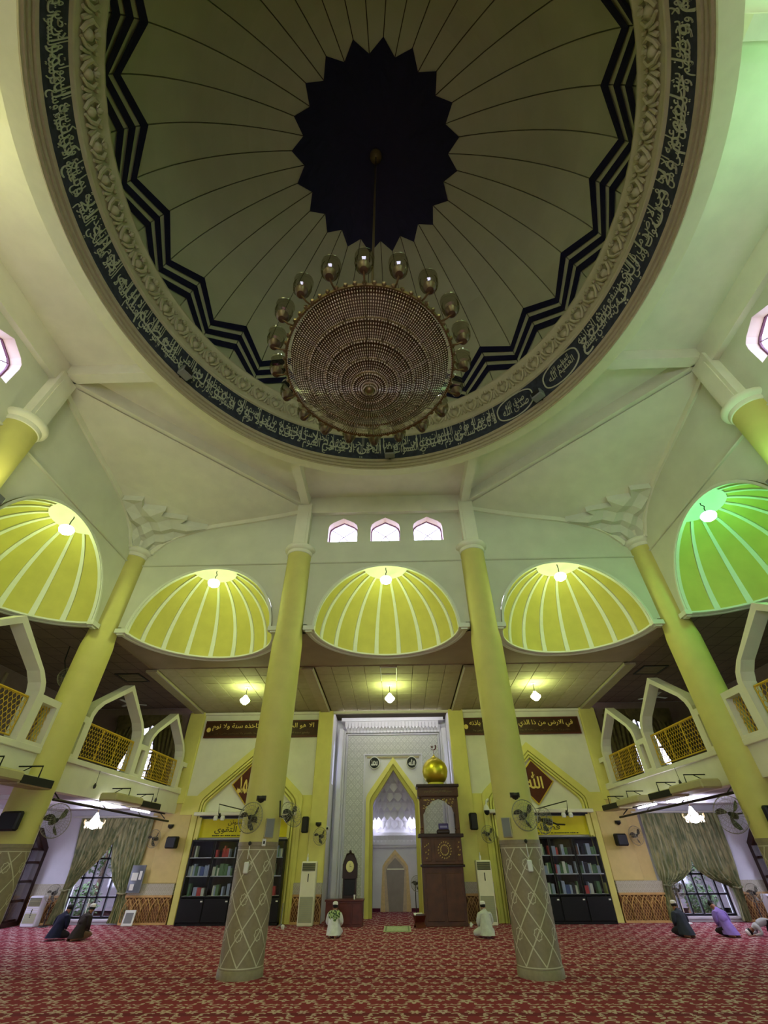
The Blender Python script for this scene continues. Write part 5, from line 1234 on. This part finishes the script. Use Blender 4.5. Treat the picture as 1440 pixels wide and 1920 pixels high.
ws = thing('window_stand', 'thin white stand with a flat foot in front of the left window', 'stand', (-8.62, 16.0, 0)); MB().tube([(0, 0, .01), (0, 0, .62)], .012, 6).build('pole', LGREY, ws); MB().bbox(-.12, .12, -.08, .08, 0, .02, .006).build('foot', LGREY, ws)
tri = thing('microphone_stand', 'thin grey microphone stand before the right end of the left bookcase', 'stand', (-3.1, 16.1, 0)); MB().tube([(0, 0, .02), (0, 0, .5)], .012, 6).build('pole', GREY, tri)
for k in range(3): a = 2*PI*k/3; MB().tube([(0, 0, .08), (.16*math.cos(a), .16*math.sin(a), .012)], .009, 5).build('leg', GREY, tri)
# ================================================================== CHANDELIER
ch = thing('grand_chandelier', 'huge round crystal chandelier hanging on a thin rod from the star of the main dome', 'chandelier', (-.027, CY, 0))
TI = [(.985, 5.99), (.715, 5.865), (.515, 5.785), (.34, 5.715), (.20, 5.665), (.075, 5.63)]
MB().tube([(0, 0, 6.6), (0, 0, 16.62)], .022, 8).build('rod', BRASS, ch)
MB().lathe([(.0001, 16.55), (.10, 16.58), (.17, 16.66), (.17, 16.76)], 20).build('ceiling_rose', BRASS, ch, smooth=True)
MB().lathe([(.09, 5.72), (.10, 6.1), (.07, 6.3), (.12, 6.45), (.04, 6.6), (.02, 6.7)], 20).build('stem', BRONZE, ch, smooth=True)
MB().lathe([(.02, 5.70), (.20, 5.73), (.34, 5.79), (.515, 5.86), (.715, 5.95), (.94, 6.06)], 60).build('bowl', BRONZE, ch, smooth=True)
for i, (r_, z_) in enumerate(TI):
    pts = [(r_*math.cos(2*PI*k/64), r_*math.sin(2*PI*k/64), z_) for k in range(65)]; MB().tube(pts, .013 if i else .02, 5, caps=False).build('tier_ring', BRASS, ch, smooth=True)
    if i:      # little skirt of drops under every ring
        sk = MB(); n = int(r_*150)+12
        for k in range(n): a = 2*PI*k/n; sk.lathe([(.0001, -.05), (.009, -.022), (.0001, 0)], 4, ((r_-.005)*math.cos(a), (r_-.005)*math.sin(a), z_))
        sk.build('crystal_drops', CRYSTAL, ch, fix=False)['kind'] = 'stuff'
sc_ = MB()
for k in range(64): a = 2*PI*k/64; sc_.ball((1.0*math.cos(a), 1.0*math.sin(a), 6.0), .03, 6, 4)
sc_.build('scalloped_rim', BRASS, ch, fix=False)['kind'] = 'stuff'
for t in range(5):
    (r0, z0), (r1, z1) = TI[t], TI[t+1]; bd = MB(); n = int(r0*215); m_ = max(3, int((r0-r1)/.026))
    for k in range(n):
        a = 2*PI*(k+.5)/n; c, s = math.cos(a), math.sin(a)
        for j in range(m_):
            f = (j+.5)/m_; rr = r0+(r1-r0)*f; zz = z0+(z1-z0)*f-.035*math.sin(PI*f)*(1 if t < 3 else .3)
            if r1*2*PI/n < .010 and k % 2 and f > .5: continue
            h = .0085; g_ = (r0-r1)/m_*.46; bd.add([(rr*c+g_*c, rr*s+g_*s, zz+g_*.4), (rr*c-g_*c, rr*s-g_*s, zz-g_*.4), (rr*c-h*s*.8, rr*s+h*c*.8, zz), (rr*c+h*s*.8, rr*s-h*c*.8, zz), (rr*c, rr*s, zz-h), (rr*c, rr*s, zz+h)],
                              [(0, 2, 4), (2, 1, 4), (1, 3, 4), (3, 0, 4), (2, 0, 5), (1, 2, 5), (3, 1, 5), (0, 3, 5)])
    bd.build('crystal_strings', CRYSTAL, ch, fix=False)['kind'] = 'stuff'
for k in range(20):
    a = 2*PI*k/20; c, s = math.cos(a), math.sin(a)
    if k == 0:
        am = MB().tube([(.0, 0, 0), (-.16, 0, .05), (-.42, 0, .09)], .012, 6).mesh('rib_arm', BRONZE)
    rb = MB().tube([(.985*c, .985*s, 6.0), (.72*c, .72*s, 5.85), (.52*c, .52*s, 5.77), (.34*c, .34*s, 5.70)], .008, 4); rb.build('frame_rib', BRONZE, ch)
    ar = MB().tube([(.98*c, .98*s, 6.0), (1.05*c, 1.05*s, 5.97), (1.12*c, 1.12*s, 5.98), (1.13*c, 1.13*s, 6.02)], .011, 6).build('arm', BRASS, ch)
    MB().lathe([(.0001, 5.97), (.04, 5.98), (.065, 6.02), (.07, 6.06), (.0001, 6.07)], 12, (1.13*c, 1.13*s, 0)).build('lamp_cup', BRONZE, ar, smooth=True)
    MB().lathe([(.05, 6.05), (.09, 6.08), (.10, 6.15), (.082, 6.21), (.105, 6.28)], 14, (1.13*c, 1.13*s, 0)).build('glass_shade', SHADEG, ar, smooth=True)
MB().ball((0, 0, 5.62), .06, 14, 8).build('bottom_finial', BRASS, ch, smooth=True)

# ================================================================== PEOPLE
def skin_body(joints, edges, sub=2):
    """one continuous surface grown round a jointed skeleton; joints: name -> (xyz, radius)"""
    names = list(joints); me = bpy.data.meshes.new('figure'); me.from_pydata([joints[n][0] for n in names], [(names.index(a), names.index(b)) for a, b in edges], [])
    o = bpy.data.objects.new('figure_tmp', me); COL.objects.link(o); sk = o.modifiers.new('Skin', 'SKIN'); sk.use_smooth_shade = True; sk.branch_smoothing = .6
    for i, n in enumerate(names):
        r = joints[n][1]; r = r if isinstance(r, tuple) else (r, r); me.skin_vertices[0].data[i].radius = r; me.skin_vertices[0].data[i].use_root = (i == 0)
    ss = o.modifiers.new('Sub', 'SUBSURF'); ss.levels = sub; ss.render_levels = sub
    dg = bpy.context.evaluated_depsgraph_get(); dg.update(); m = bpy.data.meshes.new_from_object(o.evaluated_get(dg)); bpy.data.objects.remove(o)
    return m, names
def person(lab, loc, yaw, shirt, trousers, cap=None, lean=0., side=0., scarf=None, pose='kneel', hair=HAIR, headtilt=0., grp=None):
    root = thing('person', lab, 'person', loc, yaw, grp); root.scale = (.88/SC,)*3
    J = {}
    L = lambda x, y, z: Vector((x, y, z))
    if pose != 'prone':
        top = lambda h: L(side*h, .0+lean*h, 0)
        J['pelvis'] = (L(0, 0, .20), (.27, .24)); J['waist'] = (L(0, .02, .36)+top(.12), (.30, .22)); J['chest'] = (L(0, .03, .54)+top(.36), (.25, .19)); J['collar'] = (L(0, .04, .645)+top(.5), (.16, .12))
        J['neck'] = (L(0, .055, .70)+top(.56), .066); hb = L(0, .07+.04*headtilt, .728)+top(.58); J['jaw'] = (hb, (.068, .075)); J['skull'] = (hb+L(0, .005+.05*headtilt, .085), (.082, .09)); J['crown'] = (hb+L(0, .0+.04*headtilt, .15), (.058, .064))
        J['nose'] = (hb+L(0, .095+.03*headtilt, .045-.05*headtilt), .014)
        for s, n in ((-1, 'l'), (1, 'r')):
            J[n+'ear'] = (hb+L(s*.088, 0, .055), .016)
            J[n+'sho'] = (L(s*.20, .03, .60)+top(.48), .10); J[n+'elb'] = (L(s*.27, .05, .39)+top(.3), .075); J[n+'wri'] = (L(s*.15, .26, .27)+top(.08), .042)
            J[n+'palm'] = (L(s*.125, .33, .255), (.038, .018))
            for q, (dx, ln) in enumerate(((-.028, .07), (-.009, .085), (.010, .08), (.028, .062))):
                J[n+'f%da' % q] = (L(s*.12+dx, .37, .25), .0095); J[n+'f%db' % q] = (L(s*.12+dx, .37+ln*.55, .245), .009); J[n+'f%dc' % q] = (L(s*.12+dx, .37+ln, .228), .0075)
            J[n+'tha'] = (L(s*.125-s*.045, .335, .262), .011); J[n+'thb'] = (L(s*.07, .372, .255), .009)
            J[n+'hip'] = (L(s*.13, .05, .18), .17)
            if pose == 'kneel': J[n+'knee'] = (L(s*.18, .44, .11), .10); J[n+'ankle'] = (L(s*.12, -.06, .07), .07); J[n+'foot'] = (L(s*.10, -.20, .045), .038); J[n+'toe'] = (L(s*.09, -.27, .03), .026)
            else: J[n+'knee'] = (L(s*.38, .26, .11), .075); J[n+'ankle'] = (L(-s*.02, .38, .07), .045); J[n+'foot'] = (L(-s*.12, .36+.05*s, .05), .036); J[n+'toe'] = (L(-s*.20, .33+.05*s, .045), .024)
    else:      # prostrating: hips up, forehead on the carpet
        J['pelvis'] = (L(0, 0, .40), (.18, .17)); J['waist'] = (L(0, .2, .40), (.165, .14)); J['chest'] = (L(0, .40, .30), (.18, .13)); J['collar'] = (L(0, .52, .24), (.11, .085)); J['neck'] = (L(0, .585, .185), .055)
        hb = L(0, .64, .16); J['jaw'] = (hb, .07); J['skull'] = (hb+L(0, .08, -.05), (.08, .075)); J['crown'] = (hb+L(0, .13, -.07), .055); J['nose'] = (hb+L(0, .06, -.12), .014)
        for s, n in ((-1, 'l'), (1, 'r')):
            J[n+'ear'] = (hb+L(s*.086, .05, -.02), .016); J[n+'sho'] = (L(s*.17, .46, .25), .068); J[n+'elb'] = (L(s*.27, .42, .08), .05); J[n+'wri'] = (L(s*.20, .64, .04), .03); J[n+'palm'] = (L(s*.19, .71, .022), (.038, .016))
            for q, (dx, ln) in enumerate(((-.028, .07), (-.009, .085), (.010, .08), (.028, .062))):
                J[n+'f%da' % q] = (L(s*.19+dx, .75, .018), .0095); J[n+'f%db' % q] = (L(s*.19+dx, .75+ln*.55, .016), .009); J[n+'f%dc' % q] = (L(s*.19+dx, .75+ln, .012), .0075)
            J[n+'tha'] = (L(s*.145, .70, .02), .011); J[n+'thb'] = (L(s*.125, .735, .016), .009)
            J[n+'hip'] = (L(s*.10, -.02, .36), .12); J[n+'knee'] = (L(s*.13, .10, .08), .07); J[n+'ankle'] = (L(s*.10, -.32, .06), .045); J[n+'foot'] = (L(s*.10, -.42, .06), .036); J[n+'toe'] = (L(s*.10, -.44, .03), .028)
    E_ = [('pelvis', 'waist'), ('waist', 'chest'), ('chest', 'collar'), ('collar', 'neck'), ('neck', 'jaw'), ('jaw', 'skull'), ('skull', 'crown'), ('jaw', 'nose')]
    for n in 'lr':
        E_ += [('jaw', n+'ear'), ('collar', n+'sho'), (n+'sho', n+'elb'), (n+'elb', n+'wri'), (n+'wri', n+'palm'), (n+'wri', n+'tha'), (n+'tha', n+'thb'), ('pelvis', n+'hip'), (n+'hip', n+'knee'), (n+'knee', n+'ankle'), (n+'ankle', n+'foot'), (n+'foot', n+'toe')]
        for q in range(4): E_ += [(n+'palm', n+'f%da' % q), (n+'f%da' % q, n+'f%db' % q), (n+'f%db' % q, n+'f%dc' % q)]
    me, names = skin_body(J, E_)
    me.materials.clear()
    for m in (shirt, trousers, SKIN): me.materials.append(m)
    segs = []
    for a, b in E_:
        k = 0
        if any(t in (a, b) for t in ('jaw', 'skull', 'crown', 'nose')) or a[1:] in ('palm', 'tha') or b[1:] in ('palm', 'tha') or 'f' == a[1:2] and a[1:] != 'foot' or a[1:] in ('foot',) or b[1:] == 'foot': k = 2
        elif a[1:] in ('hip', 'knee') : k = 1
        segs.append((J[a][0], J[b][0], k))
    for p in me.polygons:
        c = p.center; best = None
        for a, b, k in segs:
            ab = b-a; t = max(0, min(1, (c-a).dot(ab)/max(1e-9, ab.length_squared))); d = (a+ab*t-c).length
            if best is None or d < best[0]: best = (d, k)
        p.material_index = best[1]
    for v in me.vertices: v.co.z = max(v.co.z, .004)
    bo = obj('body', me, root)
    if pose != 'prone':
        sh_ = MB(); rows = []
        for z_, rx, ry, yy in ((.665, .09, .075, .05), (.645, .155, .10, .04), (.60, .205, .125, .03), (.52, .215, .145, .03), (.42, .21, .16, .02), (.32, .215, .19, .0), (.22, .235, .225, -.01), (.13, .25, .25, -.02), (.075, .255, .27, -.03)):
            tp = L(side*z_*.72, yy+lean*z_*.72, z_-.02*abs(lean)); fo = .010*min(1, (.7-z_)*2.5)
            rows.append([(tp.x+(rx+fo*math.sin(9*q+z_*7))*math.cos(q), tp.y+(ry+fo*math.sin(7*q+2))*math.sin(q), tp.z) for q in [2*PI*k/36 for k in range(37)]])
        for i in range(len(rows)-1): sh_.strip(rows[i], rows[i+1])
        sh_.build('shirt', shirt, root, smooth=True)
    hc = J['skull'][0]; ax = (J['crown'][0]-J['jaw'][0]).normalized(); Q = ax.to_track_quat('Z', 'Y').to_matrix().to_4x4() if abs(ax.z) < .95 else Matrix.Identity(4)
    T = Matrix.Translation(hc) @ Q
    # hair: shell over back and sides
    hv = MB(); rows = []
    for i in range(9):
        f = -.55+(PI/2+.5)*i/8; row = []
        for k in range(17):
            a = R(200)+R(320)*k/16-R(110)+R(70); row.append((.094*math.cos(f)*math.cos(a), -.004+.102*math.cos(f)*math.sin(a)*-1*-1, .01+.096*math.sin(f)))
        rows.append(row)
    for i in range(8): hv.strip(rows[i], rows[i+1])
    hv.lathe([(.090, -.02), (.094, .02), (.086, .055), (.06, .082), (.0001, .095)], 18).xf(T).build('hair', hair, root, smooth=True)
    for s in (-1, 1): MB().ball((s*.03, .082, .0), .011, 8, 5).xf(T).build('eye', LGREY, root)
    if cap: MB().lathe([(.092, .035), (.097, .05), (.095, .085), (.085, .112), (.05, .128), (.0001, .134)], 20).xf(T).build('cap', cap, root, smooth=True)
    if scarf:
        sf = MB(); cpos = J['collar'][0]; rows = []
        for i in range(7):
            t = i/6; w_ = .13+.14*math.sin(PI*min(1, t*1.1))*(1-.35*t)
            rows.append([(w_*math.sin(q)*1.02, cpos.y-.03-(.15+.015*math.sin(5*q))*math.cos(q)*(.8+.25*t), cpos.z+.09-.30*t-.03*abs(math.sin(q*2))) for q in [R(-80)+R(160)*k/14 for k in range(15)]])
        for i in range(6): sf.strip(rows[i], rows[i+1])
        sf.build('scarf', scarf, root, smooth=True, fix=False)
    return root
SH = lambda n, c, **k: mat('cloth_'+n, c, .85, var=.12, vscale=7, bump=.3, **k)
GREENSC = bpy.data.materials.new('cloth_green_scarf'); GREENSC.use_nodes = True
_n = GREENSC.node_tree; _b = _n.nodes['Principled BSDF']; _t = _n.nodes.new('ShaderNodeTexCoord'); _v = _n.nodes.new('ShaderNodeTexVoronoi'); _v.inputs['Scale'].default_value = 16
_c = _n.nodes.new('ShaderNodeValToRGB'); _c.color_ramp.elements[0].position = .35; _c.color_ramp.elements[0].color = lin((40, 66, 26)); _c.color_ramp.elements[1].position = .6; _c.color_ramp.elements[1].color = lin((168, 190, 120))
_n.links.new(_t.outputs['Object'], _v.inputs['Vector']); _n.links.new(_v.outputs['Distance'], _c.inputs[0]); _n.links.new(_c.outputs[0], _b.inputs['Base Color'])
WHT = SH('white', (206, 206, 200)); GRW = SH('grey_white', (190, 192, 178)); NVY = SH('navy', (26, 30, 52)); DKB = SH('dark_brown', (44, 36, 30)); CHA = SH('charcoal', (46, 52, 62)); PUR = SH('purple', (140, 116, 190)); DKT = SH('dark_trousers', (40, 36, 40)); LGR = SH('light_grey', (170, 172, 168)); TANT = SH('tan_trousers', (112, 88, 66))
person('man in white robe, green scarf and white cap, kneeling before the low desk', (-1.42, 14.25, 0), R(-4), WHT, WHT, CAPW, .02, .0, GREENSC)
person('man in pale grey shirt and white cap, sitting by the right cream air conditioner', (2.24, 14.1, 0), R(16), GRW, GRW, CAPW, .08, .03, None, 'cross', headtilt=.3)
person('man in navy shirt, bareheaded, leftmost of the two sitting at the left window', (-8.10, 14.0, 0), R(-12), NVY, DKT, None, .16, .10, None, 'cross', headtilt=.8)
person('man in dark brown shirt and white cap, leaning beside the man in navy', (-7.52, 13.95, 0), R(-24), DKB, TANT, CAPW, .16, .14, None, 'kneel', headtilt=.6)
person('man in charcoal shirt and white cap, sitting before the wide right curtain', (6.90, 14.1, 0), R(14), CHA, DKT, CAPW, .06, -.05, None, 'kneel', headtilt=.3)
person('man in purple shirt, bending forward before the right window', (7.93, 14.1, 0), R(12), PUR, DKT, None, .34, -.05, None, 'kneel', headtilt=1.6)
person('man in light grey and white clothes, prostrating at the right edge', (8.95, 14.15, 0), R(75), LGR, DKT, CAPW, 0, 0, None, 'prone')

# ================================================================== OUTSIDE
GR = mat('garden_grass', (84, 104, 60), .95, var=.3, vscale=2); PV = mat('paving', (104, 98, 100), .9, var=.1)
st(MB().box(-30, 30, YW+4.6, 46, -.6, -.45).box(-30, -XO-.4, -8, 46, -.6, -.45).box(XO+.4, 30, -8, 46, -.6, -.45).box(-30, -3.5, YW+.35, YW+4.6, -.6, -.45).box(3.5, 30, YW+.35, YW+4.6, -.6, -.45).build('ground', GR))
LEAF = mat('leaf_green', (58, 84, 44), .8, var=.4, vscale=14); TRK = mat('bark', (84, 66, 48), .9)
def bush(name, lab, loc, h, r_, trunk, n=420, cat='tree'):
    root = thing(name, lab, cat, loc, group='trees outside the windows'); random.seed(int(abs(loc[0]*10)))
    if trunk: MB().tube([(0, 0, 0), (.05, 0, h*.3), (0, .05, h*.6)], [.12, .09, .05], 8).build('trunk', TRK, root)
    else: MB().tube([(0, 0, 0), (0, 0, h*.4)], [.05, .03], 6).build('stem', TRK, root)
    mb = MB()
    for k in range(n):
        a, b = random.uniform(0, 2*PI), random.uniform(-1, 1); q = r_*random.uniform(.5, 1); c = Vector((q*math.cos(a)*math.sqrt(1-b*b), q*math.sin(a)*math.sqrt(1-b*b), h*.62+q*b*.9)); d = Vector((random.uniform(-1, 1), random.uniform(-1, 1), random.uniform(-.4, .6))).normalized()*.11; e = d.cross(Vector((0, 0, 1))).normalized()*.045
        mb.add([c-d, c+e, c+d, c-e], [(0, 1, 2, 3)])
    mb.build('foliage', LEAF, root, fix=False)['kind'] = 'stuff'
for x, y, h, r_, t, lab in ((-11.5, 25, 3.4, 1.5, 1, 'leafy tree seen through the left ground-floor window, left side'), (-14.0, 26, 4, 1.4, 1, 'leafy tree far behind the left ground-floor window'), (-12.2, 22, 1.0, .7, 0, 'low bush outside the left ground-floor window'), (12.6, 25, 3.2, 1.4, 1, 'leafy tree seen through the right ground-floor window'), (15.6, 26, 4, 1.4, 1, 'leafy tree far behind the right ground-floor window'), (11.6, 22, 1.0, .6, 0, 'low bush outside the right ground-floor window')):
    bush('tree' if t else 'bush', lab, (x, y, -.45), h, r_, t, 1800 if t else 700, 'tree' if t else 'bush')
for s, side in ((-1, 'left'), (1, 'right')):
    w_ = thing('garden_wall', 'pale boundary wall in the garden beyond the %s ground-floor window' % side, 'wall', (s*13, 27.5, -.45)); MB().box(-8, 8, 0, .2, 0, 3.4).build('wall_body', PV, w_); MB().bbox(-8.1, 8.1, -.06, .26, 3.4, 3.5, .02).build('coping', LGREY, w_)
# ================================================================== metres
for o in list(scene.collection.objects):
    if o.parent is None:
        o.location = o.location*SC; o.scale = o.scale*SC
        if o.type == 'CAMERA': o.scale = (1, 1, 1)
